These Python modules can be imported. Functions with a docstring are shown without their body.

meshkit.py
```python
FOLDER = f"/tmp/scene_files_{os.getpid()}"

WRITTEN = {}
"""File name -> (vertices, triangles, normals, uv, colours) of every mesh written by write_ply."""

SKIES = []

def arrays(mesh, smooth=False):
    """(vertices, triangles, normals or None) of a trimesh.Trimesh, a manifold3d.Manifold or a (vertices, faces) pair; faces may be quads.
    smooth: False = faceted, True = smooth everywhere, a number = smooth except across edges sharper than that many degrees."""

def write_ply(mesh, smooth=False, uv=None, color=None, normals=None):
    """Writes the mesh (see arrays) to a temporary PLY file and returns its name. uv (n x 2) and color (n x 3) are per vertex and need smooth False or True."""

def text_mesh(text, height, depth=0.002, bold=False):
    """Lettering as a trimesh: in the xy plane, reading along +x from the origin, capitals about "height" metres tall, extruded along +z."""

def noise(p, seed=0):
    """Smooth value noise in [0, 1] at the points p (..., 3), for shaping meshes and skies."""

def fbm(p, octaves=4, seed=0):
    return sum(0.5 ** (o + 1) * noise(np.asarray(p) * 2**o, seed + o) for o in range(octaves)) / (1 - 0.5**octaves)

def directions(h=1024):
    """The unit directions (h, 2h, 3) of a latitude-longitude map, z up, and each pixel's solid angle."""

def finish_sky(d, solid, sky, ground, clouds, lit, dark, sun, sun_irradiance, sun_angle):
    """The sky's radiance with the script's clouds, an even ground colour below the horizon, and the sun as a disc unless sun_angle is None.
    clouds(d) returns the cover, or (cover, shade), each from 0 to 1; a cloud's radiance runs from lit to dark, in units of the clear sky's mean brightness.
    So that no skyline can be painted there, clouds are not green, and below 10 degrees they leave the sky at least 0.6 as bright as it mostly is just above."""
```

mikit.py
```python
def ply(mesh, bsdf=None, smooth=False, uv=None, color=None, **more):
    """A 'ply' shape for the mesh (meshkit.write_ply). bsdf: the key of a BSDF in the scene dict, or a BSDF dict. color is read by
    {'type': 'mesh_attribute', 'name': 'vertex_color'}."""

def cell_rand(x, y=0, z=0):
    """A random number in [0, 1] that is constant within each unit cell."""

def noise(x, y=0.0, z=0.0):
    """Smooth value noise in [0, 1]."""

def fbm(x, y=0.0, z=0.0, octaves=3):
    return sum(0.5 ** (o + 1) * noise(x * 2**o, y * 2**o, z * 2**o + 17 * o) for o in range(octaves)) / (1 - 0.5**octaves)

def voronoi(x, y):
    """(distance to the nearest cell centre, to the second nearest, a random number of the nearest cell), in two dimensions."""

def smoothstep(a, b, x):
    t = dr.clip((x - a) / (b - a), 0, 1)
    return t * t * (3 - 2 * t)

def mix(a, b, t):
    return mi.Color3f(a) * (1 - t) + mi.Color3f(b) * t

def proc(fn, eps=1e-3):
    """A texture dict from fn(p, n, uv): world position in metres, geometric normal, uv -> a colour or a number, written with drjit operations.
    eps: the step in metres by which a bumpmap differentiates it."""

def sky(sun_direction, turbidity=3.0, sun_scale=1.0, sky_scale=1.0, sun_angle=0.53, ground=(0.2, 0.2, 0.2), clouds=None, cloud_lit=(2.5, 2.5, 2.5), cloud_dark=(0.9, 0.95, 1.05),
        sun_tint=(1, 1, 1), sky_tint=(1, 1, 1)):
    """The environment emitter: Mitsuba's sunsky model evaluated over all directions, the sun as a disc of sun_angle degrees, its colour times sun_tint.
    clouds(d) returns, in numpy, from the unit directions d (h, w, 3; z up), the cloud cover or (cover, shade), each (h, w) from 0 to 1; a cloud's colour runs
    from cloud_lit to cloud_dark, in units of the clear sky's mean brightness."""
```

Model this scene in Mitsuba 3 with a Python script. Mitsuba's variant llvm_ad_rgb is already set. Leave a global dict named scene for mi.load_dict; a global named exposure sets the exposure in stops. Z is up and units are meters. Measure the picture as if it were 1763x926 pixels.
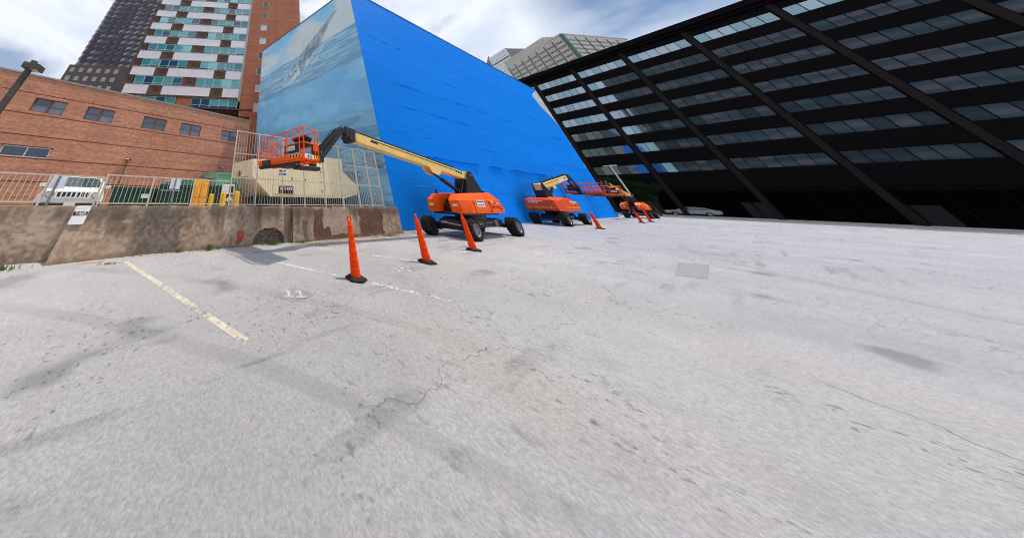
import math, random
import numpy as np, trimesh, drjit as dr, mitsuba as mi
import mikit, meshkit
from mikit import noise, fbm, voronoi, cell_rand, smoothstep, mix
from shapely.geometry import Polygon, box as sbox

T = mi.ScalarTransform4f
scene, labels = {}, {}
V3 = lambda *a: np.array(a, float)

# ---------------------------------------------------------------- camera, sky, exposure
EYE = V3(0, 0, 1.6)
FWD, DOWN = V3(0.3508, 0.8378, 0.4183), V3(0.1853, 0.3751, -0.9083)
scene['camera'] = {'type': 'perspective', 'fov_axis': 'x', 'fov': 2 * math.degrees(math.atan(1763 / 2 / 312.27)),
                   'principal_point_offset_x': 0.5 - 481.95 / 1763, 'principal_point_offset_y': 0.5 - 193.5 / 926,
                   'near_clip': 0.05, 'far_clip': 3000.0,
                   'to_world': T().look_at(EYE.tolist(), (EYE + FWD).tolist(), (-DOWN).tolist())}


def clouds(d):
    p = d * np.array([3.4, 3.4, 4.6]) + 3.7
    w = meshkit.fbm(p * 0.7 + 11, 3, seed=5)[..., None] - 0.5
    f = meshkit.fbm(p + w * 1.6, 6, seed=2)
    g = meshkit.fbm(p * 1.7 + w * 2.0, 6, seed=9)
    cover = np.clip((f - 0.27) / 0.22, 0, 1)
    cover = cover * cover * (3 - 2 * cover)
    shade = np.clip((g - 0.44) * 2.6 + (f - 0.6) * 1.2, 0, 1) * 0.8
    az = np.degrees(np.arctan2(d[..., 1], d[..., 0]))
    gap = np.clip((5 - az) / 7, 0, 1) * np.clip((az + 50) / 25, 0, 1)          # the break in the cloud over the black building
    return np.clip(0.25 + 0.75 * cover - gap * (0.95 - 0.55 * np.clip((g - 0.45) * 5, 0, 1)), 0, 1), shade


scene['sky'] = mikit.sky([0.34, -0.17, 1.0], turbidity=3, sun_scale=0.80, sun_angle=1.0, clouds=clouds,
                         cloud_lit=(2.9, 3.06, 3.35), cloud_dark=(1.9, 2.2, 2.8), sky_scale=1.25, sun_tint=(0.97, 1.0, 1.06))
exposure = 1.36


# ---------------------------------------------------------------- helpers
def uniq(name):
    if name not in scene and name not in labels:
        return name
    i = 1
    while f'{name}_{i:03d}' in scene or f'{name}_{i:03d}' in labels:
        i += 1
    return f'{name}_{i:03d}'


def thing(name, label, cat, group=None):
    k = uniq(name)
    labels[k] = {'label': label, 'category': cat}
    if group:
        labels[k]['group'] = group
    return k


class MB:
    """collects pieces of one mesh"""

    def __init__(self):
        self.v, self.f, self.n = [], [], 0

    def add(self, v, f):
        v, f = np.asarray(v, float), np.asarray(f, int)
        if f.shape[1] == 4:
            f = np.vstack([f[:, [0, 1, 2]], f[:, [0, 2, 3]]])
        self.v.append(v)
        self.f.append(f + self.n)
        self.n += len(v)
        return self

    def tm(self, m, M=None):
        v = np.array(m.vertices)
        if M is not None:
            v = v @ M[:3, :3].T + M[:3, 3]
        return self.add(v, m.faces)

    def box(self, x0, x1, y0, y1, z0, z1):
        v = [[x, y, z] for x in (x0, x1) for y in (y0, y1) for z in (z0, z1)]
        return self.add(v, [[0, 1, 3, 2], [4, 6, 7, 5], [0, 4, 5, 1], [2, 3, 7, 6], [0, 2, 6, 4], [1, 5, 7, 3]])

    def hull(self, pts, r=0.0, sub=1):
        pts = np.asarray(pts, float)
        if r:
            s = trimesh.creation.icosphere(sub, r).vertices
            pts = (pts[:, None] + s[None]).reshape(-1, 3)
        return self.tm(trimesh.PointCloud(pts).convex_hull)

    def cbox(self, x0, x1, y0, y1, z0, z1, b=0.01):
        c, h = V3(x0 + x1, y0 + y1, z0 + z1) / 2, V3(x1 - x0, y1 - y0, z1 - z0) / 2
        pts = [c + V3(sx, sy, sz) * (h - b * V3(i != 0, i != 1, i != 2)) for i in range(3) for sx in (-1, 1) for sy in (-1, 1) for sz in (-1, 1)]
        return self.hull(pts)

    def bar(self, p0, p1, w, h=None, up=(0, 0, 1)):
        p0, p1, h = V3(*p0), V3(*p1), h or w
        d = (p1 - p0) / np.linalg.norm(p1 - p0)
        a = np.cross(d, up)
        if np.linalg.norm(a) < 1e-3:
            a = np.cross(d, (1, 0, 0))
        a /= np.linalg.norm(a)
        b = np.cross(a, d)
        v = [p + sa * a * w / 2 + sb * b * h / 2 for p in (p0, p1) for sa in (-1, 1) for sb in (-1, 1)]
        return self.add(v, [[0, 1, 3, 2], [4, 6, 7, 5], [0, 4, 5, 1], [2, 3, 7, 6], [0, 2, 6, 4], [1, 5, 7, 3]])

    def cyl(self, p0, p1, r0, r1=None, n=12, caps=True):
        p0, p1, r1 = V3(*p0), V3(*p1), r0 if r1 is None else r1
        d = (p1 - p0) / np.linalg.norm(p1 - p0)
        a = np.cross(d, (0, 0, 1) if abs(d[2]) < .9 else (1, 0, 0))
        a /= np.linalg.norm(a)
        b = np.cross(d, a)
        t = np.arange(n) * 2 * np.pi / n
        ring = np.cos(t)[:, None] * a + np.sin(t)[:, None] * b
        v = np.vstack([p0 + ring * r0, p1 + ring * r1, [p0], [p1]])
        i = np.arange(n)
        j = (i + 1) % n
        f = [np.stack([i, j, j + n], 1), np.stack([i, j + n, i + n], 1)]
        if caps:
            f += [np.stack([j, i, i * 0 + 2 * n], 1), np.stack([i + n, j + n, i * 0 + 2 * n + 1], 1)]
        return self.add(v, np.vstack(f))

    def tube(self, pts, r, n=8):
        pts = np.asarray(pts, float)
        for a, b in zip(pts[:-1], pts[1:]):
            self.cyl(a, b, r, n=n)
        return self

    def lathe(self, prof, n=24, M=None):
        """prof: (r, z) list"""
        prof = np.asarray(prof, float)
        t = np.arange(n) * 2 * np.pi / n
        v = np.stack([prof[:, None, 0] * np.cos(t), prof[:, None, 0] * np.sin(t), np.repeat(prof[:, 1:2], n, 1)], -1).reshape(-1, 3)
        i, j = np.meshgrid(np.arange(len(prof) - 1), np.arange(n), indexing='ij')
        f = np.stack([i * n + j, i * n + (j + 1) % n, (i + 1) * n + (j + 1) % n, (i + 1) * n + j], -1).reshape(-1, 4)
        if M is not None:
            v = v @ M[:3, :3].T + M[:3, 3]
        return self.add(v, f)

    def mesh(self):
        return np.vstack(self.v), np.vstack(self.f)


def small(k, label=None):
    labels[k] = {'label': label, 'kind': 'stuff'} if label else {'kind': 'stuff'}


def put(key, mb, mat, smooth=False, **more):
    key = uniq(key)
    scene[key] = mikit.ply(mb.mesh() if isinstance(mb, MB) else mb, mat, smooth=smooth, **more)
    return key


class Frame:
    """a wall: u runs right, w up, t out of the wall"""

    def __init__(self, O, az):
        self.O = V3(*O)
        self.U = V3(math.cos(az), math.sin(az), 0)
        self.N = V3(math.sin(az), -math.cos(az), 0)
        self.M = np.eye(4)
        self.M[:3, 0], self.M[:3, 1], self.M[:3, 2], self.M[:3, 3] = self.U, (0, 0, 1), self.N, self.O

    def p(self, u, w, t=0):
        return self.O + self.U * u + V3(0, 0, w) + self.N * t

    def box(self, mb, u0, u1, w0, w1, t0, t1):
        v = [self.p(u, w, t) for u in (u0, u1) for w in (w0, w1) for t in (t0, t1)]
        return mb.add(v, [[0, 1, 3, 2], [4, 6, 7, 5], [0, 4, 5, 1], [2, 3, 7, 6], [0, 2, 6, 4], [1, 5, 7, 3]])

    def ext(self, mb, poly, t0, t1):
        for g in getattr(poly, 'geoms', [poly]):
            m = trimesh.creation.extrude_polygon(g, t1 - t0, engine='earcut')
            m.apply_translation([0, 0, t0])
            mb.tm(m, self.M)
        return mb

    def text(self, mb, s, h, u, w, t, depth=0.004, bold=True):
        m = meshkit.text_mesh(s, h, depth, bold)
        m.apply_translation([u, w, t])
        return mb.tm(m, self.M)


def T4(x, y, z=0):
    m = np.eye(4)
    m[:3, 3] = x, y, z
    return m


def holes(u0, u1, w0, w1, hs):
    p = sbox(u0, w0, u1, w1)
    for h in hs:
        p = p.difference(sbox(h[0], h[2], h[1], h[3]))
    return p


# ---------------------------------------------------------------- materials
def rgbv(c):
    return {'type': 'rgb', 'value': list(map(float, c))} if isinstance(c, (tuple, list)) else c


def mat(name, color, rough=0.6, metal=0.0, spec=0.5, bump=None, scale=0.01, **k):
    b = {'type': 'principled', 'base_color': rgbv(color), 'roughness': rough, 'metallic': metal, 'specular': spec, **k}
    if bump is not None:
        b = {'type': 'bumpmap', 'arbitrary': bump, 'scale': scale, 'bsdf': b}
    scene[name] = {'type': 'twosided', 'bsdf': b}
    return name


def srf(*c):
    c = np.array(c) / 255.0
    return tuple(float(x) for x in np.where(c <= 0.04045, c / 12.92, ((c + 0.055) / 1.055) ** 2.4))


def grey(v):
    return mi.Color3f(v)


def f_ground(p, n, uv):
    x, y = p.x, p.y
    big = fbm(x * 0.22, y * 0.31, 3.0, octaves=4)
    mid = fbm(x * 1.3 + 7, y * 1.9, 9.0, octaves=4)
    agg = fbm(x * 62 + 5 * mid, y * 62, 1.0, octaves=3)
    fine = cell_rand(x * 140, y * 140, 2.0)
    v = 0.350 * (0.78 + 0.26 * big + 0.20 * mid) * (0.68 + 0.46 * agg + 0.18 * fine)
    pit = smoothstep(0.66, 0.80, fbm(x * 21 + 3, y * 23, 5.0, octaves=3)) * smoothstep(0.50, 0.68, fbm(x * 0.9, y * 0.8 + 5, 1.0, octaves=3))
    v = v * (1 - 0.45 * pit)
    # long scuffs along the lane and soft oil stains
    sc = smoothstep(0.64, 0.80, fbm(x * 0.55 + 31, y * 5.0, 4.0, octaves=4)) * smoothstep(0.4, 0.65, fbm(x * 0.15, y * 0.2 + 9, 6.0, octaves=2))
    v = v * (1 - 0.26 * sc)
    st = smoothstep(0.68, 0.86, fbm(x * 0.8 + 3.3, y * 1.5 + 1.1, 2.0, octaves=5))
    v = v * (1 - 0.34 * st * (0.5 + agg))
    drips = smoothstep(0.62, 0.84, fbm(x * 13.0, y * 13.0, 31.0, octaves=4)) * smoothstep(0.52, 0.66, fbm(x * 0.45 + 2, y * 0.45, 14.0, octaves=3))
    v = v * (1 - 0.22 * drips)
    for cx, cy, r0 in ((-9.0, -7.5, 14.2), (-9.0, -7.5, 15.7), (22.0, -14.0, 16.0), (22.0, -14.0, 17.6)):
        rr = dr.sqrt(dr.square(x - cx) + dr.square(y - cy)) + 0.10 * (noise(x * 0.8, y * 0.8, 3.0) - 0.5)
        tr = smoothstep(0.13, 0.07, dr.abs(rr - r0)) * smoothstep(0.42, 0.62, fbm(x * 0.5, y * 0.5, r0, octaves=3))
        v = v * (1 - 0.13 * tr * (0.6 + 0.8 * agg))
    wob = 0.35 * (fbm(x * 1.7, y * 1.7, 8.0, octaves=5) - 0.5)
    wob2 = 0.35 * (fbm(x * 1.7 + 9, y * 1.7, 18.0, octaves=5) - 0.5)
    a, b, r = voronoi((x + wob * 2) * 0.17 + 0.37, (y + wob2 * 2) * 0.21 + 0.61)
    crack = (1 - smoothstep(0.0, 0.0022 + 0.0022 * agg, b - a)) * smoothstep(0.40, 0.56, noise(x * 0.9, y * 0.9 + 4, 2.0))
    v = v * (1 - 0.5 * crack)
    c = mi.Color3f(v * 0.975, v * 0.99, v * 1.03)
    # washed soil along the foot of the wall
    edge = smoothstep(6.35, 7.35, y - 0.035 * x + 0.55 * (fbm(x * 1.1, y * 1.1, 3.0, octaves=4) - 0.5)) * smoothstep(3.6, 5.4, x)
    c = mix(c, mi.Color3f(0.26, 0.21, 0.16) * (0.6 + 0.8 * mid), edge * 0.75)
    warm = smoothstep(0.60, 0.85, fbm(x * 0.6 + 5, y * 0.6, 12.0, octaves=4))
    return mix(c, c * mi.Color3f(1.03, 0.98, 0.92), warm)


def b_ground(p, n, uv):
    x, y = p.x, p.y
    return fbm(x * 62, y * 62, 1.0, octaves=2) + 0.8 * fbm(x * 3, y * 3, 2.0, octaves=3)


def f_retain(p, n, uv):
    x, z = p.x, p.z
    streak = fbm(x * 2.6, z * 0.5, 1.0, octaves=4)
    blot = fbm(x * 0.9, z * 1.6, 4.0, octaves=4)
    fine = fbm(x * 12, z * 12, p.y * 3, octaves=3)
    c = mix(mi.Color3f(0.27, 0.185, 0.13), mi.Color3f(0.46, 0.355, 0.27), smoothstep(0.3, 0.75, blot * 0.6 + fine * 0.5))
    top = smoothstep(0.62, 1.12, z + 0.55 * (streak - 0.5))
    c = mix(c, mi.Color3f(0.135, 0.108, 0.086), top * (0.25 + 0.6 * smoothstep(0.3, 0.65, streak)))
    drip = smoothstep(0.60, 0.74, fbm(x * 4.2 + 11, z * 0.28, 2.0, octaves=3)) * smoothstep(0.1, 0.7, z)
    c = mix(c, mi.Color3f(0.12, 0.098, 0.08), drip * 0.65)
    pale = smoothstep(0.58, 0.75, fbm(x * 3.1 + 2, z * 6.0, 7.0, octaves=4)) * smoothstep(0.35, 0.7, z) * (1 - smoothstep(0.75, 0.95, z))
    c = mix(c, mi.Color3f(0.60, 0.53, 0.45), pale * 0.6)
    # older dark re-rendered bay, and a bay rubbed pale
    dk = smoothstep(-1.55, -1.4, x + 0.25 * (fine - 0.5) - 0.25 * (0.6 - z)) * (1 - smoothstep(-0.25, -0.12, x + 0.2 * (fine - 0.5)))
    c = mix(c, mi.Color3f(0.13, 0.11, 0.095) * (0.6 + fine), dk * (1 - smoothstep(0.85, 1.1, z)) * 0.72)
    ex, ez = 0.16 * (fbm(x * 4, z * 4, 3.0, octaves=4) - 0.5), 0.16 * (fbm(x * 4 + 20, z * 4, 5.0, octaves=4) - 0.5)
    qx, qz = x + 2 * ex, z + 2 * ez
    rect = lambda x0, x1, z0, z1: smoothstep(x0 - .015, x0 + .015, qx) * smoothstep(x1 + .015, x1 - .015, qx) * smoothstep(z0 - .015, z0 + .015, qz) * smoothstep(z1 + .015, z1 - .015, qz)
    brown = dr.maximum(dr.maximum(rect(4.80, 5.22, .02, 1.12), rect(5.0, 5.62, .02, .42)), dr.maximum(rect(7.35, 8.95, .05, 1.14), rect(5.6, 7.2, -.1, .14)))
    mort = rect(5.3, 6.75, .16, 1.15) * (1 - brown)
    c = mix(c, mi.Color3f(0.42, 0.33, 0.26) * (0.75 + 0.5 * fine), mort * 0.7)
    c = mix(c, mi.Color3f(0.135, 0.072, 0.056) * (0.7 + 0.6 * fine), brown * (0.72 + 0.28 * smoothstep(0.35, 0.55, fine)))
    c = mix(c, mi.Color3f(0.11, 0.095, 0.08), smoothstep(3.40, 3.47, x + ex * .5) * smoothstep(3.82, 3.76, x + ex * .5) * 0.65)
    c = mix(c, mi.Color3f(0.10, 0.09, 0.08), rect(4.28, 4.58, .05, .72) * 0.7)
    oval = dr.sqrt(dr.square((qx - 1.75) / 0.125) + dr.square((qz - 0.30 - 0.0) / 0.235))
    c = mix(c, mi.Color3f(0.42, 0.075, 0.04) * (0.7 + 0.6 * fine), smoothstep(1.04, 0.94, oval) * 0.9)
    foot = 1 - smoothstep(0.0, 0.16, z + 0.1 * (fine - 0.5))
    c = mix(c, mi.Color3f(0.17, 0.14, 0.11), foot * 0.6)
    return c * (0.82 + 0.36 * fine)


def b_retain(p, n, uv):
    x, z = p.x, p.z
    return fbm(x * 5, z * 7, p.y, octaves=5) + 0.25 * noise(x * 40, z * 40, 2.0) - 0.4 * (1 - smoothstep(0.0, 0.012, dr.abs(z - 0.62 - 0.02 * noise(x * 2, 1.0, 1.0))))


BLUE, PALE = (0.001, 0.235, 0.90), srf(196, 206, 212)


def f_blue(p, n, uv):
    x, z = p.x, p.z
    a = fbm(x * 0.16, z * 3.2, 3.0, octaves=5)
    b = fbm(x * 2.0, z * 7.0, 6.0, octaves=3)
    cr = cell_rand(dr.floor(z / 1.24), 3.0)
    c = mi.Color3f(*BLUE) * (0.85 + 0.15 * a + 0.08 * b + 0.06 * cr)
    wash = smoothstep(0.55, 0.8, fbm(x * 0.10 + 4, z * 0.35, 9.0, octaves=4))
    c = mix(c, mi.Color3f(0.004, 0.28, 0.92), wash * 0.5)
    run = smoothstep(0.60, 0.76, fbm(x * 2.2, z * 0.16, 21.0, octaves=3))
    c = c * (1 - 0.04 * run)
    salt = (1 - smoothstep(0.0, 0.035, dr.abs(z - 2.42 - 0.06 * noise(x * 0.3, 1.0, 1.0)))) * smoothstep(0.50, 0.66, fbm(x * 0.5, 3.0, 2.0, octaves=3))
    c = mix(c, mi.Color3f(0.30, 0.52, 0.85), salt * 0.5)
    # end of the wall that the painters have not reached
    lim = 56.9 - 4.0 * smoothstep(21.6, 19.2, z) + 4.4 * smoothstep(18.4, 13.6, z) + 1.6 * (fbm(x * 0.7, z * 1.1, 5.0, octaves=4) - 0.5)
    return mix(c, mi.Color3f(*PALE) * (0.7 + 0.4 * a), smoothstep(-0.05, 0.05, x - lim))


def b_blue(p, n, uv):
    x, z = p.x, p.z
    # board-marked concrete: long level courses, with a fine rough skin
    k = z / 0.62 + 0.25 * noise(x * 0.06, 2.0, 1.0)
    fr = k - dr.floor(k)
    on = smoothstep(0.38, 0.6, fbm(x * 0.11 + 7 * cell_rand(dr.floor(k), 1.0), dr.floor(k) * 3.1, 2.0, octaves=3))
    seam = smoothstep(0.0, 0.03, fr) * smoothstep(1.0, 0.95, fr)
    fine = fbm(x * 4, z * 9, 3.0, octaves=3)
    return 0.9 * seam * on + 0.55 * fine + 0.35 * cell_rand(dr.floor(k), 4.0)


MU = V3(-0.3945, 0.9189, 0)     # along the painted side wall, away from the corner
CO = V3(10.83, 8.24, 0)         # the building's corner


def mural_s(p):
    return (p.x - float(CO[0])) * float(MU[0]) + (p.y - float(CO[1])) * float(MU[1])


def f_mural(p, n, uv):
    s = mural_s(p)
    z = p.z
    w = fbm(s * 0.5, z * 0.9, 1.0, octaves=4)
    fine = fbm(s * 3, z * 7, 2.0, octaves=3)
    # sky with soft cloud banks
    sky_ = mix(mi.Color3f(*srf(158, 200, 228)), mi.Color3f(*srf(132, 186, 222)), smoothstep(18, 21.4, z))
    bank = smoothstep(0.42, 0.66, fbm(s * 0.33 + 3, z * 0.6, 5.0, octaves=5) + 0.22 * smoothstep(20.6, 18.6, z) + 0.25 * smoothstep(2.2, 0.6, s))
    sky_ = mix(sky_, mi.Color3f(*srf(206, 208, 210)), bank * 0.85)
    # sea: streaked waves, then a band of pale shallow water and the depths
    wv = fbm(s * 0.7, z * 6.5, 7.0, octaves=4)
    sea = mix(mi.Color3f(*srf(124, 164, 196)), mi.Color3f(*srf(166, 198, 220)), smoothstep(0.38, 0.74, wv))
    lo = mix(mi.Color3f(*srf(138, 188, 224)), mi.Color3f(*srf(116, 170, 214)), smoothstep(0.35, 0.7, fbm(s * 0.45, z * 0.8, 3.0, octaves=4)))
    deep = mix(mi.Color3f(*srf(124, 168, 198)), mi.Color3f(*srf(98, 140, 174)), smoothstep(0.4, 0.65, fbm(s * 0.5, z * 3.2, 8.0, octaves=4)))
    lo = mix(lo, deep, smoothstep(8.4, 6.6, z + 0.7 * (w - 0.5)))
    bk = smoothstep(0.46, 0.60, fbm(s * 0.9, z * 2.6, 11.0, octaves=3)) * smoothstep(4.6, 3.4, z)
    lo = mix(lo, mi.Color3f(*srf(92, 86, 84)), bk * 0.7 * smoothstep(2.2, 3.0, z))
    swell = smoothstep(0.16, 0.34, 0.25 + 0.8 * (fbm(s * 0.25 + 1, 2.0, 9.0, octaves=2) - 0.5) - (z - 12.9) * 0.55) * smoothstep(12.25, 12.5, z + 0.3 * (w - 0.5))
    sea = mix(sea, mi.Color3f(*srf(108, 154, 192)), swell * 0.7)
    c = mix(lo, sea, smoothstep(12.1, 12.35, z + 0.35 * (w - 0.5)))
    c = mix(c, sky_, smoothstep(16.42, 16.5, z + 0.04 * (fine - 0.5)))
    # a slanting grey spout of spray leaping from the water, dark along its spine
    t = (z - 13.6) / 6.0
    axis = 7.6 - 5.9 * t + 0.35 * dr.sin(t * 3.0)
    half = 1.75 * (1 - 0.74 * smoothstep(0.35, 1.0, t)) * (0.86 + 0.3 * fine)
    dd = dr.abs(s - axis)
    body = smoothstep(half, half * 0.55, dd) * smoothstep(-0.02, 0.16, t) * (1 - smoothstep(0.985, 1.03, t))
    gcol = mix(mi.Color3f(*srf(150, 160, 172)), mi.Color3f(*srf(112, 124, 142)), smoothstep(0.35, 0.65, fbm(s * 3 + z, z * 1.1, 4.0, octaves=4)))
    c = mix(c, gcol, body * 0.8)
    foam = smoothstep(1.9, 0.3, dd - half * 0.2) * smoothstep(-0.14, 0.02, t) * (1 - smoothstep(0.18, 0.5, t)) * smoothstep(0.40, 0.62, fbm(s * 2.2, z * 2.2, 6.0, octaves=4))
    c = mix(c, mi.Color3f(*srf(214, 226, 232)), foam * 0.8)
    arc = smoothstep(0.12, 0.05, dr.abs(s - (axis - half - 0.25 - 0.22 * dr.sin((z - 14.2) * 1.5)))) * smoothstep(14.0, 14.3, z) * smoothstep(16.4, 15.6, z)
    c = mix(c, mi.Color3f(*srf(220, 228, 232)), arc * 0.7)
    grime = fbm(s * 1.2, z * 0.5, 13.0, octaves=4)
    return c * mi.Color3f(1.10, 1.21, 1.20) * (0.94 + 0.18 * grime + 0.10 * fine)


def b_mural(p, n, uv):
    s = mural_s(p)
    return fbm(s * 1.1, p.z * 6.0, 1.0, octaves=5)


def brick_fn(az, c0, c1, bw, bh, dirt=0.3):
    ca, sa = math.cos(az), math.sin(az)

    def fn(p, n, uv):
        s, z = p.x * ca + p.y * sa, p.z / bh
        row = dr.floor(z)
        u = s / bw + 0.5 * (row - 2 * dr.floor(row / 2)) + 0.07 * cell_rand(row, 3.0)
        fu, fz = u - dr.floor(u), z - row
        r = cell_rand(u, row, 1.0)
        r2 = cell_rand(u, row, 2.0)
        c = mix(mi.Color3f(*c0), mi.Color3f(*c1), r) * (0.86 + 0.28 * r2)
        m = dr.maximum(smoothstep(0.045, 0.02, dr.minimum(fu, 1 - fu)), smoothstep(0.15, 0.07, dr.minimum(fz, 1 - fz)))
        c = mix(c, mi.Color3f(0.34, 0.24, 0.18), m * 0.55)
        g = fbm(s * 0.7, p.z * 0.5, 2.0, octaves=4)
        rowv = noise(s * 0.35, p.z * 7.0, 1.0)
        return c * (1 - dirt * 0.5 + dirt * g) * (0.88 + 0.24 * rowv)
    return fn


mat('mat_ground', mikit.proc(f_ground), 0.88, spec=0.25, bump=mikit.proc(b_ground, 0.004), scale=0.004)
mat('mat_retain', mikit.proc(f_retain), 0.92, spec=0.2, bump=mikit.proc(b_retain, 0.006), scale=0.018)
mat('mat_blue', mikit.proc(f_blue), 0.8, spec=0.1, bump=mikit.proc(b_blue, 0.01), scale=0.006)
mat('mat_mural', mikit.proc(f_mural), 0.75, spec=0.25, bump=mikit.proc(b_mural, 0.01), scale=0.02)
AZB, AZH = 0.0946, math.radians(-20.5)
mat('mat_brick', mikit.proc(brick_fn(AZB, (0.44, 0.175, 0.105), (0.60, 0.295, 0.20), 0.21, 0.068, 0.32)), 0.85, spec=0.2)
mat('mat_hotel_brick', mikit.proc(brick_fn(AZH, (0.40, 0.135, 0.075), (0.47, 0.18, 0.105), 0.30, 0.085, 0.2)), 0.85, spec=0.2)


def dirty(c, k=0.35, sc=2.5):
    def fn(p, n, uv):
        g = fbm(p.x * sc, p.y * sc, p.z * sc, octaves=4)
        return mi.Color3f(*c) * (1 - k + 2 * k * g)
    return mikit.proc(fn)


mat('mat_orange', dirty((1.0, 0.125, 0.008), 0.22, 5.0), 0.42, spec=0.2, clearcoat=0.1, clearcoat_gloss=0.8)
mat('mat_red_orange', dirty((0.78, 0.082, 0.012), 0.14, 4.0), 0.4, clearcoat=0.12, spec=0.3)
mat('mat_cream', dirty(srf(240, 204, 126), 0.16, 3.0), 0.45, spec=0.3)
mat('mat_black_paint', (0.012, 0.012, 0.014), 0.42)
mat('mat_steel', (0.42, 0.42, 0.43), 0.35, metal=0.85)
mat('mat_rubber', dirty((0.026, 0.024, 0.022), 0.75, 11.0), 0.85, spec=0.2)
mat('mat_rim', (0.30, 0.32, 0.35), 0.45, metal=0.2)
mat('mat_cone', dirty((1.0, 0.068, 0.003), 0.18, 13.0), 0.55, spec=0.1)
mat('mat_white', (0.74, 0.74, 0.73), 0.55)
mat('mat_black_print', (0.015, 0.015, 0.017), 0.6)
mat('mat_blue_print', srf(30, 52, 140), 0.5)
mat('mat_red_print', srf(200, 40, 40), 0.5)
mat('mat_fence', dirty(srf(206, 196, 180), 0.12, 5.0), 0.5)
mat('mat_line', dirty((0.50, 0.50, 0.49), 0.35, 14.0), 0.85, spec=0.2)
mat('mat_yellow_line', dirty((0.53, 0.50, 0.425), 0.35, 14.0), 0.85, spec=0.2)
mat('mat_patch', dirty((0.265, 0.265, 0.28), 0.25, 20.0), 0.9, spec=0.2)
mat('mat_generator', dirty(srf(252, 238, 200), 0.06, 1.5), 0.5)
mat('mat_sign_back', dirty(srf(214, 218, 228), 0.08, 6.0), 0.5)
mat('mat_dull_steel', (0.22, 0.22, 0.23), 0.5, metal=0.3)
mat('mat_green', dirty(srf(24, 76, 58), 0.3, 2.0), 0.5)
mat('mat_mint', dirty(srf(128, 196, 168), 0.2, 2.0), 0.55)
mat('mat_yellow', dirty(srf(255, 205, 40), 0.15, 4.0), 0.45)
mat('mat_yellow_deep', dirty(srf(255, 184, 20), 0.15, 4.0), 0.45)
mat('mat_car_white', srf(246, 247, 248), 0.3, clearcoat=0.5)
mat('mat_car_silver', srf(176, 182, 190), 0.25, clearcoat=0.8, metal=0.2)
mat('mat_dark_glass', (0.02, 0.028, 0.035), 0.06, spec=0.9)
mat('mat_car_glass', (0.03, 0.06, 0.065), 0.05, spec=0.9)
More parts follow.
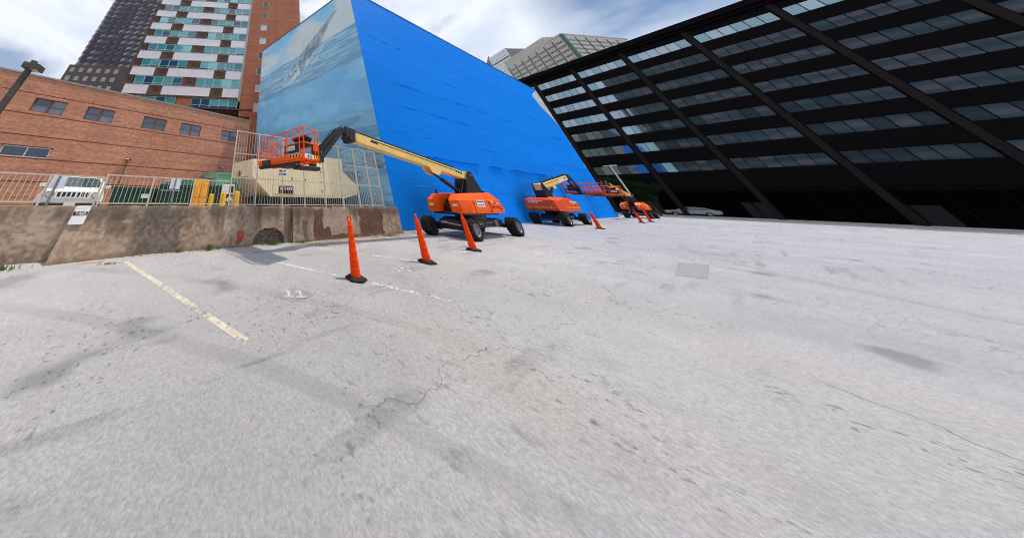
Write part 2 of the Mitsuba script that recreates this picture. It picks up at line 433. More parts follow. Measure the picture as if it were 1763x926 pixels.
mat('mat_lamp_glass', (0.55, 0.57, 0.6), 0.12, spec=0.8)
mat('mat_amber', srf(230, 110, 30), 0.3)
mat('mat_trim', (0.03, 0.03, 0.032), 0.5)
mat('mat_win_frame', (0.13, 0.075, 0.055), 0.55)
mat('mat_alu', (0.62, 0.63, 0.64), 0.4, metal=0.3)
mat('mat_brick_glass', (0.055, 0.075, 0.13), 0.08, spec=0.9)
mat('mat_brick_glass_pale', (0.16, 0.18, 0.24), 0.12, spec=0.8)
mat('mat_teal_glass', srf(12, 48, 78), 0.06, spec=0.9)
mat('mat_band', (0.25, 0.07, 0.045), 0.85)
mat('mat_coping', (0.30, 0.27, 0.24), 0.7)
mat('mat_panel', dirty(srf(232, 236, 242), 0.07, 0.8), 0.5)
mat('mat_concrete', dirty((0.40, 0.37, 0.34), 0.2, 1.2), 0.85)
for i, c in enumerate((srf(84, 178, 184), srf(62, 156, 166), srf(40, 116, 138), srf(24, 84, 112), srf(126, 214, 212))):
    mat(f'mat_hotel_glass{i}', c, 0.08, spec=0.9)
mat('mat_bronze_box', dirty(srf(98, 76, 62), 0.2, 1.0), 0.6)
mat('mat_bronze_dark', (0.045, 0.032, 0.026), 0.5)
mat('mat_soffit', (0.10, 0.07, 0.055), 0.8)
mat('mat_tower_stone', dirty(srf(104, 95, 100), 0.18, 0.25), 0.7)
mat('mat_tower_light', dirty(srf(154, 144, 142), 0.12, 0.25), 0.65)
mat('mat_tower_glass', (0.03, 0.033, 0.075), 0.15, spec=0.5)
mat('mat_office_black', (0.004, 0.0035, 0.004), 0.6, spec=0.06)
mat('mat_office_pier', (0.014, 0.011, 0.010), 0.6, spec=0.12)
mat('mat_office_glass', (0.30, 0.37, 0.43), 0.03, metal=0.92)
mat('mat_office_glass2', (0.20, 0.30, 0.34), 0.04, metal=0.9)
mat('mat_office_glass3', (0.10, 0.15, 0.18), 0.05, metal=0.8)
mat('mat_far_stone', dirty(srf(176, 172, 166), 0.10, 0.15), 0.8)
mat('mat_far_glass', (0.05, 0.065, 0.075), 0.12, spec=0.8)
mat('mat_far_green', srf(44, 88, 78), 0.5)
mat('mat_far_white', srf(206, 212, 218), 0.5)
mat('mat_pole', (0.07, 0.062, 0.055), 0.6)
mat('mat_pole_pale', (0.55, 0.58, 0.60), 0.5)
mat('mat_bark', (0.07, 0.05, 0.035), 0.9)
scene['mat_leaf'] = {'type': 'principledthin', 'base_color': {'type': 'rgb', 'value': [0.025, 0.05, 0.02]}, 'roughness': 0.6, 'diff_trans': 0.6}
scene['mat_weed'] = {'type': 'principledthin', 'base_color': {'type': 'rgb', 'value': [0.13, 0.22, 0.05]}, 'roughness': 0.6, 'diff_trans': 0.7}
scene['mat_weed_dry'] = {'type': 'principledthin', 'base_color': {'type': 'rgb', 'value': [0.32, 0.26, 0.13]}, 'roughness': 0.7, 'diff_trans': 0.5}
mat('mat_soil_paint', dirty((0.125, 0.068, 0.052), 0.35, 6.0), 0.85)
mat('mat_red_paint', dirty((0.36, 0.065, 0.035), 0.3, 12.0), 0.8)
mat('mat_rubble', dirty((0.20, 0.15, 0.115), 0.45, 9.0), 0.9)
mat('mat_cardboard', (0.46, 0.33, 0.24), 0.85)
mat('mat_upper', dirty((0.30, 0.285, 0.26), 0.2, 1.5), 0.9)

# ================================================================ SETTING
g = MB()
xs = np.concatenate([[-400, -60, -20], np.linspace(-10, 30, 41), [45, 60, 79, 82, 150, 1500]])
ys = np.concatenate([[-900, -200, -60, -20], np.linspace(-8, 8.3, 34), [12, 40, 300, 900]])
gx, gy = np.meshgrid(xs, ys, indexing='ij')
gv = np.stack([gx, gy, gx * 0], -1).reshape(-1, 3)
i, j = np.meshgrid(np.arange(len(xs) - 1), np.arange(len(ys) - 1), indexing='ij')
nn = len(ys)
g.add(gv, np.stack([i * nn + j, (i + 1) * nn + j, (i + 1) * nn + j + 1, i * nn + j + 1], -1).reshape(-1, 4))
put('parking_lot', g, 'mat_ground')
labels['parking_lot'] = {'label': 'pale grey worn asphalt parking lot with faded stall lines', 'kind': 'structure'}
rng = random.Random(7)


def worn_strip(mb, p0, p1, w, keep=0.7, seed=0, z=0.004, cell=0.035):
    p0, p1 = V3(*p0), V3(*p1)
    L = np.linalg.norm(p1 - p0)
    d = (p1 - p0) / L
    s = V3(-d[1], d[0])
    n, m = int(L / cell), max(2, int(w / cell))
    for a in range(n):
        for b in range(m):
            q = p0 + d * (a + .5) * cell + s * ((b + .5) / m - .5) * w
            k = 0.65 * meshkit.fbm(V3(q[0] * 2.2, q[1] * 2.2, seed), 3) + 0.35 * meshkit.noise(V3(q[0] * 30, q[1] * 30, seed + 3))
            e = 0.06 if b in (0, m - 1) else 0
            if k + e < keep:
                h = cell * 0.53
                hw = w / m * 0.53
                c4 = [q + d * (sx * h + rng.uniform(-.3, .3) * h) + s * (sy * hw) for sx, sy in ((-1, -1), (1, -1), (1, 1), (-1, 1))]
                mb.add([[c[0], c[1], z] for c in c4], [[0, 1, 2, 3]])
    return mb


def paint(name, label, segs, w, m, keep, seed):
    mb = MB()
    for a, b in segs:
        worn_strip(mb, a, b, w, keep, seed)
    if mb.v:
        k = put('parking_lot__' + name, mb, m)
        if label:
            labels[k] = {'label': label}


paint('stall_line', 'yellowish stall line at the left', [((-1.27, 6.8), (0.95, 2.95))], 0.105, 'mat_yellow_line', 0.70, 1)
paint('stall_line', None, [((1.09, 7.2), (3.4, 4.2)), ((3.75, 3.75), (4.6, 2.6))], 0.10, 'mat_line', 0.62, 2)
paint('stall_line', None, [((4.19, 6.62), (6.25, 4.34))], 0.10, 'mat_line', 0.60, 3)
paint('stall_line', None, [((6.9, 6.3), (9.4, 4.0))], 0.10, 'mat_line', 0.46, 4)
paint('stall_line', None, [((-3.9, 6.5), (-2.2, 3.3))], 0.10, 'mat_line', 0.44, 5)
patch = MB()
rq = random.Random(4)
qc = [(11.67, 1.46), (11.95, 1.1), (14.9, 1.2), (14.4, 1.6)]
qp = []
for a, b in zip(qc, qc[1:] + qc[:1]):
    qp += [(a[0] + (b[0] - a[0]) * t / 14 + rq.uniform(-.02, .02), a[1] + (b[1] - a[1]) * t / 14 + rq.uniform(-.012, .012)) for t in range(14)]
pm = trimesh.creation.extrude_polygon(Polygon(qp).buffer(0), 0.004, engine='earcut')
patch.tm(pm)
k = put('parking_lot__repair_patch', patch, 'mat_patch')
labels[k] = {'label': 'darker rectangular repair patch at the right'}
patch = MB()
patch.add([[1.62, 3.92, .004], [1.86, 3.62, .004], [2.36, 3.72, .004], [2.12, 4.10, .004]], [[0, 1, 2, 3]])
put('parking_lot__repair_patch', patch, 'mat_patch')


def stencil(txt, x, y, ang, h, m, z):
    t = meshkit.text_mesh(txt, h, 0.002, True)
    t.apply_transform(trimesh.transformations.rotation_matrix(ang, [0, 0, 1]))
    t.apply_translation([x, y, z])
    k = put('parking_lot__stall_number', MB().tm(t), m)
    labels[k] = {'label': f'white stencilled stall number {txt}'}


stencil('11', 1.74, 3.84, math.radians(-22), 0.24, 'mat_line', 0.008)
stencil('10', 4.86, 4.02, math.radians(-18), 0.24, 'mat_line', 0.004)

up = MB()
poly = Polygon([(-60, 7.55), (-2.9, 7.55), (9.9, 7.85), (10.6, 8.3), (5.4, 20.4), (5.0, 40), (-60, 40)])
m = trimesh.creation.extrude_polygon(poly, 0.55, engine='earcut')
m.apply_translation([0, 0, 0.1])
up.tm(m)
put('upper_lot', up, 'mat_upper')
labels['upper_lot'] = {'label': 'raised concrete yard behind the retaining wall', 'kind': 'structure'}

# ---------------------------------------------------------------- retaining wall
rw = thing('retaining_wall', 'low stained brown concrete retaining wall along the left of the lot', 'wall')
FW = Frame((-2.9, 7.33, 0), math.atan2(0.29, 12.8))
WT = 1.22


def grid_face(fr, u0, u1, w0, w1, t, amp, seed, st=0.06, skip=None, back=0.35, foot=0.0):
    """a cast face with slight unevenness, its top and its ends"""
    nu, nw = max(2, int((u1 - u0) / st)), max(2, int((w1 - w0) / st))
    uu, ww = np.meshgrid(np.linspace(u0, u1, nu + 1), np.linspace(w0, w1, nw + 1), indexing='ij')
    q = np.stack([uu * 1.1, ww * 1.6, uu * 0 + seed], -1)
    d = (meshkit.fbm(q, 5) - 0.5) * amp
    d = d + foot * np.clip(1 - ww / w1, 0, 1) * np.clip(1 - (uu - u0) / 1.9, 0, 1)
    edge = np.clip((ww - (w1 - 0.05)) / 0.05, 0, 1)
    top = ww + edge * 0.05 * (meshkit.fbm(q * 3, 3, seed=2) - 0.5)
    v = fr.O + uu[..., None] * fr.U + top[..., None] * V3(0, 0, 1) + (t + d - edge * 0.02)[..., None] * fr.N
    idx = np.arange((nu + 1) * (nw + 1)).reshape(nu + 1, nw + 1)
    f = np.stack([idx[:-1, :-1], idx[1:, :-1], idx[1:, 1:], idx[:-1, 1:]], -1)
    if skip is not None:
        cu, cw = (uu[:-1, :-1] + uu[1:, 1:]) / 2, (ww[:-1, :-1] + ww[1:, 1:]) / 2
        f = f[~skip(cu, cw)]
    mb = MB().add(v.reshape(-1, 3), f.reshape(-1, 4))
    for row in (v[:, -1], v[0], v[-1]):
        b = row - fr.N * back
        n = len(row)
        i = np.arange(n - 1)
        mb.add(np.vstack([row, b]), np.stack([i, i + 1, i + 1 + n, i + n], 1))
    return mb


arch = lambda u, w: (w < 0.50 - 0.55 * np.abs((u - 5.72) / 0.62) ** 3 * 0.55) & (np.abs(u - 5.72) < 0.60)
put(rw + '__panel', grid_face(FW, 0.0, 6.33, -0.05, WT, 0, 0.035, 1, 0.05, arch, foot=.30), 'mat_retain', smooth=40)
put(rw + '__panel', grid_face(FW, 6.33, 6.70, -0.05, WT, -0.07, 0.03, 2), 'mat_retain', smooth=40)
put(rw + '__pier', grid_face(FW, 6.70, 7.16, -0.05, WT - 0.01, 0.05, 0.05, 3), 'mat_retain', smooth=40)
put(rw + '__panel', grid_face(FW, 7.16, 13.15, -0.05, WT - 0.02, -0.01, 0.05, 4), 'mat_retain', smooth=40)
# older length to the left: the first metres of the main wall swing out at the foot before it
k = put(rw + '__panel', grid_face(FW, -13.0, 0.06, -0.05, WT - .01, -.05, .035, 6, 0.12), 'mat_retain', smooth=40)
labels[k] = {'label': 'older length of wall at the far left, set back behind the swollen foot'}
# broken hollow with rubble
rb = MB()
rr = random.Random(3)
FW.box(rb, 5.05, 6.4, -0.05, 0.56, -0.32, -0.22)
for q in range(150):
    u, w = rr.uniform(5.1, 6.34), rr.uniform(-0.02, 0.47)
    a, b, c = rr.uniform(.03, .09), rr.uniform(.02, .05), rr.uniform(.02, .05)
    t = -0.20 + rr.uniform(-.02, .07) - 0.12 * w
    ctr = FW.p(u, w, t)
    pts = ctr + np.array([[rr.uniform(.6, 1) * sx * a, rr.uniform(.6, 1) * sy * c, rr.uniform(.6, 1) * sz * b] for sx in (-1, 1) for sy in (-1, 1) for sz in (-1, 1)])
    rb.hull(pts)
k = put(rw + '__rubble_fill', rb, 'mat_rubble')
labels[k] = {'label': 'hollow of broken masonry at the foot of the wall'}


# ---------------------------------------------------------------- fences on the wall
FF = Frame((-2.9, 7.47, 0), math.atan2(0.29, 12.8))
fu = lambda x: (x + 2.9)


def fence(name, label, u0, u1, posts, rails, top, pw=0.042):
    th = thing(name, label, 'fence', None)
    for u in posts:
        put(th + '__post', FF.box(MB(), u - pw / 2, u + pw / 2, WT - .02, top + 0.01, -.025, .025), 'mat_fence')
    for w in rails:
        put(th + '__rail', FF.box(MB(), u0, u1, w - .016, w + .016, -.016, .016), 'mat_fence')
    n = int((u1 - u0) / 0.115)
    for q in range(1, n):
        u = u0 + (u1 - u0) * q / n
        if min(abs(u - pu) for pu in posts) < 0.04:
            continue
        put(th + '__picket', FF.box(MB(), u - .0055, u + .0055, rails[0], rails[-1], -.0055, .0055), 'mat_fence')
    return th


fence('railing', 'low cream picket railing on the wall in front of the white car', fu(-7.2), fu(-2.58), [fu(x) for x in (-7.2, -6.05, -4.9, -3.75, -2.6)], [1.31, 1.99], 1.99)
fence('railing', 'low cream picket railing on the wall in front of the green bins', fu(-2.52), fu(1.16), [fu(x) for x in (-2.52, -1.3, -0.06)], [1.29, 2.07], 2.08)
tf = fence('security_fence', 'tall cream three-tier picket fence in front of the beige generator', fu(1.22), fu(9.38),
           [fu(x) for x in (1.22, 2.23, 3.40, 4.48, 5.60, 6.65, 7.70, 8.56, 9.38)], [1.28, 2.22, 3.16, 4.11], 4.12)

# ---------------------------------------------------------------- blue building with the painted side wall
bb = thing('blue_windowless_building', 'huge windowless building with bright blue front wall and faded seascape side wall', 'building')
TOP = 21.42
L_, R_ = CO + MU * 13.45, V3(57.2, 8.24, 0)
FB = Frame(CO, 0.0)
fm = MB()
put(bb + '__blue_wall', FB.box(MB(), 0.004, R_[0] - CO[0], -0.2, TOP, -0.6, 0), 'mat_blue')
labels[bb + '__blue_wall'] = {'label': 'bright blue front wall, unpainted at its far upper end'}
FM = Frame(L_, math.atan2(-MU[1], -MU[0]))
put(bb + '__mural_wall', FM.box(MB(), 0, 13.45, -0.2, TOP, -0.6, 0), 'mat_mural')
labels[bb + '__mural_wall'] = {'label': 'side wall painted with a faded pale blue seascape'}
body = MB()
pl = Polygon([(CO[0] + .5, 8.9), (57.19, 8.9), (57.19, 20.5), (L_[0] + .7, 20.5)])
m = trimesh.creation.extrude_polygon(pl, TOP - .05, engine='earcut')
body.tm(m)
put(bb + '__body', body, 'mat_concrete')
cop = FB.box(MB(), -0.05, R_[0] - CO[0] + .02, TOP, TOP + .13, -0.55, 0.035)
FM.box(cop, -.02, 13.42, TOP + .001, TOP + .128, -0.55, 0.035)
put(bb + '__coping', cop, 'mat_trim')
ed = MB()
FB.box(ed, R_[0] - CO[0] - .001, R_[0] - CO[0] + .12, 0, 9.0, -.5, -.02)
put(bb + '__edge_strip', ed, 'mat_coping')
# pour joints: thin uneven lips that throw a shadow down the wall
rj = random.Random(11)


def lip(fr, u0, u1, w, depth, mt):
    mb = MB()
    n = int((u1 - u0) / .3) + 2
    us = np.linspace(u0, u1, n)
    nz = meshkit.fbm(np.stack([us * .9, us * 0 + w, us * 0], 1), 4)
    nz2 = meshkit.fbm(np.stack([us * .5, us * 0 + w, us * 0 + 9], 1), 3)
    rows = []
    for i, u in enumerate(us):
        d = depth * np.clip((nz[i] - .28) * 2.4, 0, 1.2) * min(1, i / 3, (n - 1 - i) / 3)
        wz = w + (nz2[i] - .5) * .05
        rows.append([fr.p(u, wz + b, t) for b, t in ((.03, -.004), (.015, d * .7 - .002), (0.0, d - .002), (-.008, d - .002), (-.02, -.01))])
    mb.add(np.array(rows).reshape(-1, 3), [[5 * i + c, 5 * i + 5 + c, 5 * i + 6 + c, 5 * i + 1 + c] for i in range(n - 1) for c in range(4)])
    return mb


for u0, u1, w, d in ((3.9, 31.5, 4.55, .19), (0.3, 6.2, 15.42, .055), (14, 22, 15.5, .03), (2.7, 7.0, 10.75, .05), (8.8, 25, 10.9, .04), (2.0, 19.0, 8.5, .055), (24, 34, 8.55, .05), (36, 44, 8.6, .035),
                     (1.4, 6.8, 6.15, .03), (9, 17, 6.2, .045), (26, 44.5, 6.4, .05), (8, 18, 18.2, .022), (10, 24, 13.1, .03), (30, 42, 13.2, .04), (33, 45, 17.6, .03), (5, 12, 17.0, .02), (20, 36, 2.3, .03), (0.6, 5, 2.6, .02),
                     (18, 30, 16.6, .02), (38, 45.5, 11.0, .04)):
    put(bb + '__pour_joint', lip(FB, u0, u1, w, d, None), 'mat_blue')
for u0, u1, w, d in ((0.2, 12.9, 8.15, .035), (3.0, 13.2, 12.3, .02), (1.0, 9.0, 5.4, .02), (6.0, 12.5, 4.4, .03)):
    put(bb + '__pour_joint', lip(FM, u0, u1, w, d, None), 'mat_mural')

# ---------------------------------------------------------------- low brick building
lb = thing('low_brick_building', 'two-storey orange brick building with small brown windows behind the yard', 'building')
BO = V3(-math.sin(AZB), math.cos(AZB), 0) * 18.915
FL = Frame(BO, AZB)
S0, S1, BT = -24.0, 6.2, 9.42
wins = [(-14.0, -12.25, 6.70, 7.79), (-10.24, -8.52, 6.70, 7.79), (-7.35, -5.61, 6.68, 7.80), (-3.58, -1.80, 6.70, 7.81), (-0.58, 1.22, 6.68, 7.82), (3.27, 5.0, 6.72, 7.82)]
loww = [(-14.6, -12.4, 3.56, 4.24), (-10.28, -8.08, 3.56, 4.24)]
zs = [0.3, 2.07, 3.50, 4.99, 6.49, 8.05, BT]
for a, b in zip(zs[:-1], zs[1:]):
    hs = [h for h in wins + loww if a < h[2] and h[3] < b]
    put(lb + '__wall', FL.ext(MB(), holes(S0, S1, a + .035, b - .035, hs), -0.25, 0), 'mat_brick')
for z in zs[1:-1]:
    put(lb + '__band', FL.box(MB(), S0, S1, z - .034, z + .034, -0.25, -0.03), 'mat_band')
side = MB()
FL.box(side, S0, S1 - .01, 0.3, BT - .05, -8, -.251)
put(lb + '__body', side, 'mat_brick')
put(lb + '__coping', FL.box(MB(), S0 - .1, S1 + .06, BT - .034, BT + .10, -.4, .07), 'mat_coping')
for (u0, u1, w0, w1) in wins:
    um, wm, q = (u0 + u1) / 2, (w0 + w1) / 2, 0.055
    fr = MB()
    FL.ext(fr, holes(u0, u1, w0, w1, [(u0 + q, um - .07, wm + .02, w1 - q), (um + .07, u1 - q, wm + .02, w1 - q), (u0 + q, um - .07, w0 + q, wm - .02), (um + .07, u1 - q, w0 + q, wm - .02)]), -.16, -.09)
    w = put(lb + '__window', fr, 'mat_win_frame')
    for a, b in ((u0 + q, um - .07), (um + .07, u1 - q)):
        for c, d in ((w0 + q, wm - .02), (wm + .02, w1 - q)):
            put(w + '__pane', FL.box(MB(), a, b, c, d, -.15, -.13), rng.choice(['mat_brick_glass', 'mat_brick_glass', 'mat_brick_glass_pale']))
for (u0, u1, w0, w1) in loww:
    um, q = (u0 + u1) / 2, 0.05
    fr = FL.ext(MB(), holes(u0, u1, w0, w1, [(u0 + q, um - .03, w0 + q, w1 - q), (um + .03, u1 - q, w0 + q, w1 - q)]), -.12, -.03)
    w = put(lb + '__window', fr, 'mat_alu')
    labels[w] = {'label': 'low wide window with a pale aluminium frame'}
    for a, b in ((u0 + q, um - .03), (um + .03, u1 - q)):
        put(w + '__pane', FL.box(MB(), a, b, w0 + q, w1 - q, -.11, -.09), 'mat_teal_glass')
    put(w + '__lintel', FL.box(MB(), u0 - .12, u1 + .14, w1 + .002, w1 + .05, -.1, .03), 'mat_trim')
for u, w, lab in ((-3.63, 3.99, 'black floodlight on the brick wall above a conduit'), (3.82, 4.01, 'black floodlight on the brick wall in the shaded corner')):
    t = thing('floodlight', lab, 'light', 'floodlights on the brick wall')
    put(t + '__housing', MB().hull([FL.p(u + a, w + b, c) for a in (-.2, .2) for b, c in ((-.07, .08), (.06, .08), (.08, .26), (-.05, .30))]), 'mat_trim')
    put(t + '__lens', FL.box(MB(), u - .16, u + .16, w - .045, w + .05, .29, .305), 'mat_lamp_glass')
    put(t + '__bracket', FL.box(MB(), u - .05, u + .05, w - .06, w + .06, -.01, .1), 'mat_trim')
    if u < 0:
        put(t + '__conduit', MB().tube([FL.p(u - .0, w - .06, .03), FL.p(u - .0, 2.2, .03)], .022), 'mat_pole')

# ---------------------------------------------------------------- hotel tower
ht = thing('apartment_tower', 'tall brick tower with white panels and teal window bands behind the low brick building', 'building')
HO = V3(-math.sin(AZH), math.cos(AZH), 0) * 24.94
FH = Frame(HO, AZH)
HL, HP, HR, HZ = -23.25, -5.60, 4.47, 52.0
FLH, B0 = 3.40, 15.25
rt = random.Random(5)
put(ht + '__body', FH.box(MB(), HL + .05, HP, 12.9, HZ, -9, -.35), 'mat_bronze_dark')


def ac_box(par, u0, u1, w0, w1, t=0.0):
    """a square bronze recess tapering in to a vent"""
    um, wm = (u0 + u1) / 2, (w0 + w1) / 2
    mb = MB()
    o = [FH.p(u, w, t + .03) for u, w in ((u0, w0), (u1, w0), (u1, w1), (u0, w1))]
    hu, hw = (u1 - u0) * .22, (w1 - w0) * .22
    n = [FH.p(u, w, t - .28) for u, w in ((um - hu, wm - hw), (um + hu, wm - hw), (um + hu, wm + hw), (um - hu, wm + hw))]
    mb.add(o + n, [[0, 1, 5, 4], [1, 2, 6, 5], [2, 3, 7, 6], [3, 0, 4, 7]])
    FH.box(mb, um - hu, um + hu, wm - hw, wm + hw, t - .33, t - .28)
    mb.add([FH.p(u0, w0, t + .03), FH.p(u1, w0, t + .03), FH.p(u1, w0, t - .3), FH.p(u0, w0, t - .3)], [[0, 1, 2, 3]])
    k = put(par + '__vent_box', mb, 'mat_bronze_box')
    put(k + '__grille', FH.box(MB(), um - hu * .8, um + hu * .8, wm - hw * .2, wm + hw * .6, t - .28, t - .262), 'mat_bronze_dark')


for fl in range(11):
    z = B0 + fl * FLH
    if z > HZ - 4:
        break
    # spandrel: white panels between vent boxes (boxes shift by floor as in the facade's chequer)
    cuts = [(-19.58, -17.48), (-10.08, -8.17)]
    edges = [HL] + [e for c in cuts for e in c] + [HP]
    for a, b in zip(edges[0::2], edges[1::2]):
        n = max(1, round((b - a) / 3.6))
        for q in range(n):
            a0, b0 = a + (b - a) * q / n, a + (b - a) * (q + 1) / n
            put(ht + '__spandrel_panel', FH.box(MB(), a0 + .012, b0 - .012, z + .03, z + 1.60, -.34, 0.0), 'mat_panel')
    for a, b in cuts:
        ac_box(ht, a, b, z + .05, z + 1.58)
    put(ht + '__sill', FH.box(MB(), HL, HP, z + 1.60, z + 1.68, -.34, .05), 'mat_concrete')
    # window band
    w0, w1 = z + 1.70, z + FLH - .02
    ac_box(ht, -14.76, -12.70, w0, w1)
    ac_box(ht, -23.9, -22.36, w0, w1)
    for a, b, lean in ((-22.22, -14.86, 0), (-12.62, -5.66, 0)):
        n = 5
        pw = (b - a) / n
        for q in range(n):
            c0, c1 = a + q * pw, a + (q + 1) * pw
            fr = FH.ext(MB(), holes(c0, c1, w0, w1, [(c0 + .05, c1 - .05, w0 + .42, w1 - .07), (c0 + .05, c1 - .05, w0 + .07, w0 + .36)]), -.20, -.06)
            wk = put(ht + '__window', fr, 'mat_alu')
            gi = rt.choice([0, 0, 0, 1, 1, 1, 2, 2, 3, 4] if rt.random() < .95 else [3])
            put(wk + '__pane', FH.box(MB(), c0 + .05, c1 - .05, w0 + .42, w1 - .07, -.16, -.13), f'mat_hotel_glass{gi}')
            lo = f'mat_hotel_glass{3 if rt.random() < .35 else gi}'
            put(wk + '__lower_pane', FH.box(MB(), c0 + .05, c1 - .05, w0 + .07, w0 + .36, -.16, -.13), lo)
# brick wing with small square windows
bw = []
ws = [(-3.12, -1.94, B0 + 1.22 + FLH * q, B0 + 2.72 + FLH * q) for q in range(-1, 10)]
jz = [12.2] + [B0 + .7 + FLH * q for q in range(-1, 12)]
for a, b in zip(jz[:-1], jz[1:]):
    if b > HZ:
        break
    hs = [h for h in ws if a < h[2] < b]
    hs = [(h[0], h[1], h[2], min(h[3], b - .05)) for h in hs]
    put(ht + '__brick_wall', FH.ext(MB(), holes(HP + .36, -0.30, a + .02, b - .02, hs), -.3, -.02), 'mat_hotel_brick')
    put(ht + '__brick_wall', FH.box(MB(), -0.27, HR, a + .02, b - .02, -.3, -.02), 'mat_hotel_brick')
    for h in hs:
        w = put(ht + '__window', FH.ext(MB(), holes(*h, [(h[0] + .06, h[1] - .06, h[2] + .06, h[3] - .06)]), -.2, -.04), 'mat_alu')
        put(w + '__pane', FH.box(MB(), h[0] + .06, h[1] - .06, h[2] + .06, h[3] - .06, -.16, -.12), rt.choice(['mat_lamp_glass', 'mat_far_glass', 'mat_lamp_glass']))
put(ht + '__brick_body', FH.box(MB(), HP + .36, HR - .02, 12.2, HZ, -9, -.31), 'mat_band')
put(ht + '__corner_pier', FH.box(MB(), HP, HP + .33, 14.7, HZ, -.5, .12), 'mat_concrete')
# recessed storey below the overhang
put(ht + '__soffit', FH.box(MB(), HL, HP + .33, 15.0, 15.24, -4, .06), 'mat_soffit')
put(ht + '__lower_wall', FH.box(MB(), -14.9, -12.7, 9, 15.0, -3, -.22), 'mat_hotel_brick')
put(ht + '__lower_wall', FH.box(MB(), -23, HR - .4, 9, 12.2, -5, -3.1), 'mat_soffit')
put(ht + '__soffit', FH.box(MB(), -14.9, -3.3, 13.12, 13.36, -4, .1), 'mat_bronze_dark')
for a, b, n in ((-12.6, -5.6, 5), (-21.0, -15.0, 4)):
    for q in range(n):
        c0, c1 = a + (b - a) * q / n, a + (b - a) * (q + 1) / n
        fr = FH.ext(MB(), holes(c0, c1, 13.40, 14.98, [(c0 + .05, c1 - .05, 13.47, 13.80), (c0 + .05, c1 - .05, 13.86, 14.92)]), -.24, -.12)
        wk = put(ht + '__window', fr, 'mat_alu')
        gi = rt.choice([0, 1, 1, 2, 3])
        put(wk + '__pane', FH.box(MB(), c0 + .05, c1 - .05, 13.86, 14.92, -.2, -.17), f'mat_hotel_glass{gi}')
        put(wk + '__lower_pane', FH.box(MB(), c0 + .05, c1 - .05, 13.47, 13.80, -.2, -.17), 'mat_hotel_glass3')
put(ht + '__base', FH.box(MB(), -23, HP, 0.5, 9, -9, -1), 'mat_soffit')
put(ht + '__base', FH.box(MB(), -3.6, -2.2, 0.5, 12.19, -9, -.1), 'mat_hotel_brick')

# ---------------------------------------------------------------- dark folded tower far left
dt = thing('dark_folded_tower', 'dark bronze office tower with a zigzag facade of stacked bays at the far left', 'building')
ea = math.radians(122.3)
LE = V3(108 * math.cos(ea), 108 * math.sin(ea), 0)
FT = Frame(LE, AZH)
BW, FH2, TZ0, NB, NF = 3.55, 3.3, 50.0, 13, 26
sp, sl, gl = [], [], []
put(dt + '__body', FT.box(MB(), 0.05, NB * BW, 0, TZ0 + NF * FH2, -25, -1.25), 'mat_tower_glass')
put(dt + '__glazing', FT.ext(MB(), Polygon([(0, 0), (NB * BW, 0), (NB * BW, 1), (0, 1)]), -1.24, -1.20), 'mat_tower_glass')
zig = lambda k: [(k * BW, -1.15), (k * BW + BW * .62, 0.0), (k * BW + BW, -1.15)]


def fold(fr, a, b, w0, w1, dep):
    """a slab following one fold face from plan point a to b"""
    (u0, t0), (u1, t1) = a, b
    v = [fr.p(u, w, t - d) for (u, t) in ((u0, t0), (u1, t1)) for w in (w0, w1) for d in (0, dep)]
    return [[0, 1, 3, 2], [4, 6, 7, 5], [0, 4, 5, 1], [2, 3, 7, 6], [0, 2, 6, 4], [1, 5, 7, 3]], v


rz = random.Random(2)
stuff_l, stuff_d, stuff_g = MB(), MB(), MB()
for kx in range(NB):
    pa, pb, pc = zig(kx)
    for fl in range(NF):
        z = TZ0 + fl * FH2
        near = kx < 6 and fl < 18
        part = lambda nm, mb, mt: put(dt + '__' + nm, mb, mt)
        tone = meshkit.fbm(V3(kx * .7, fl * .33, 1.3), 3)
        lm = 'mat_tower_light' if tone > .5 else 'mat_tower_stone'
        f, v = fold(FT, pa, pb, z, z + 1.45, .3)
        f2, v2 = fold(FT, (pb[0], pb[1] - .001), pc, z, z + 1.45, .3)
        if near:
            part('spandrel', MB().add(v, f), lm)
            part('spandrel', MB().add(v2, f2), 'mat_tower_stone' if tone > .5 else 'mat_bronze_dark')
        else:
            stuff_l.add(v, f)
            stuff_d.add(v2, f2)
        (g1, w1), (g2, w2) = fold(FT, (pa[0], pa[1] - .12), (pb[0], pb[1] - .12), z + 1.45, z + FH2, .1), fold(FT, (pb[0], pb[1] - .12), (pc[0], pc[1] - .12), z + 1.45, z + FH2, .1)
        stuff_g.add(w1, g1).add(w2, g2)
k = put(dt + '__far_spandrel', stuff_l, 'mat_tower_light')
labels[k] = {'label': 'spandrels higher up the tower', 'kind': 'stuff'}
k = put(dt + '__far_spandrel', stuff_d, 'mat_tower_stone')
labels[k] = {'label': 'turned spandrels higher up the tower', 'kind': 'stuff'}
k = put(dt + '__ribbon_glass', stuff_g, 'mat_tower_glass')
labels[k] = {'label': 'dark ribbon glazing of all storeys', 'kind': 'stuff'}
put(dt + '__podium_wall', FT.box(MB(), -0.3, NB * BW, 0, TZ0 - .3, -1.1, 0.15), 'mat_bronze_dark')
for kx in range(6):
    for fl in range(3):
        z = TZ0 - 4.2 - fl * 4.1
        put(dt + '__window', FT.box(MB(), kx * BW + 1.0, kx * BW + 2.7, z + .3, z + 2.4, .1, .17), 'mat_tower_light')

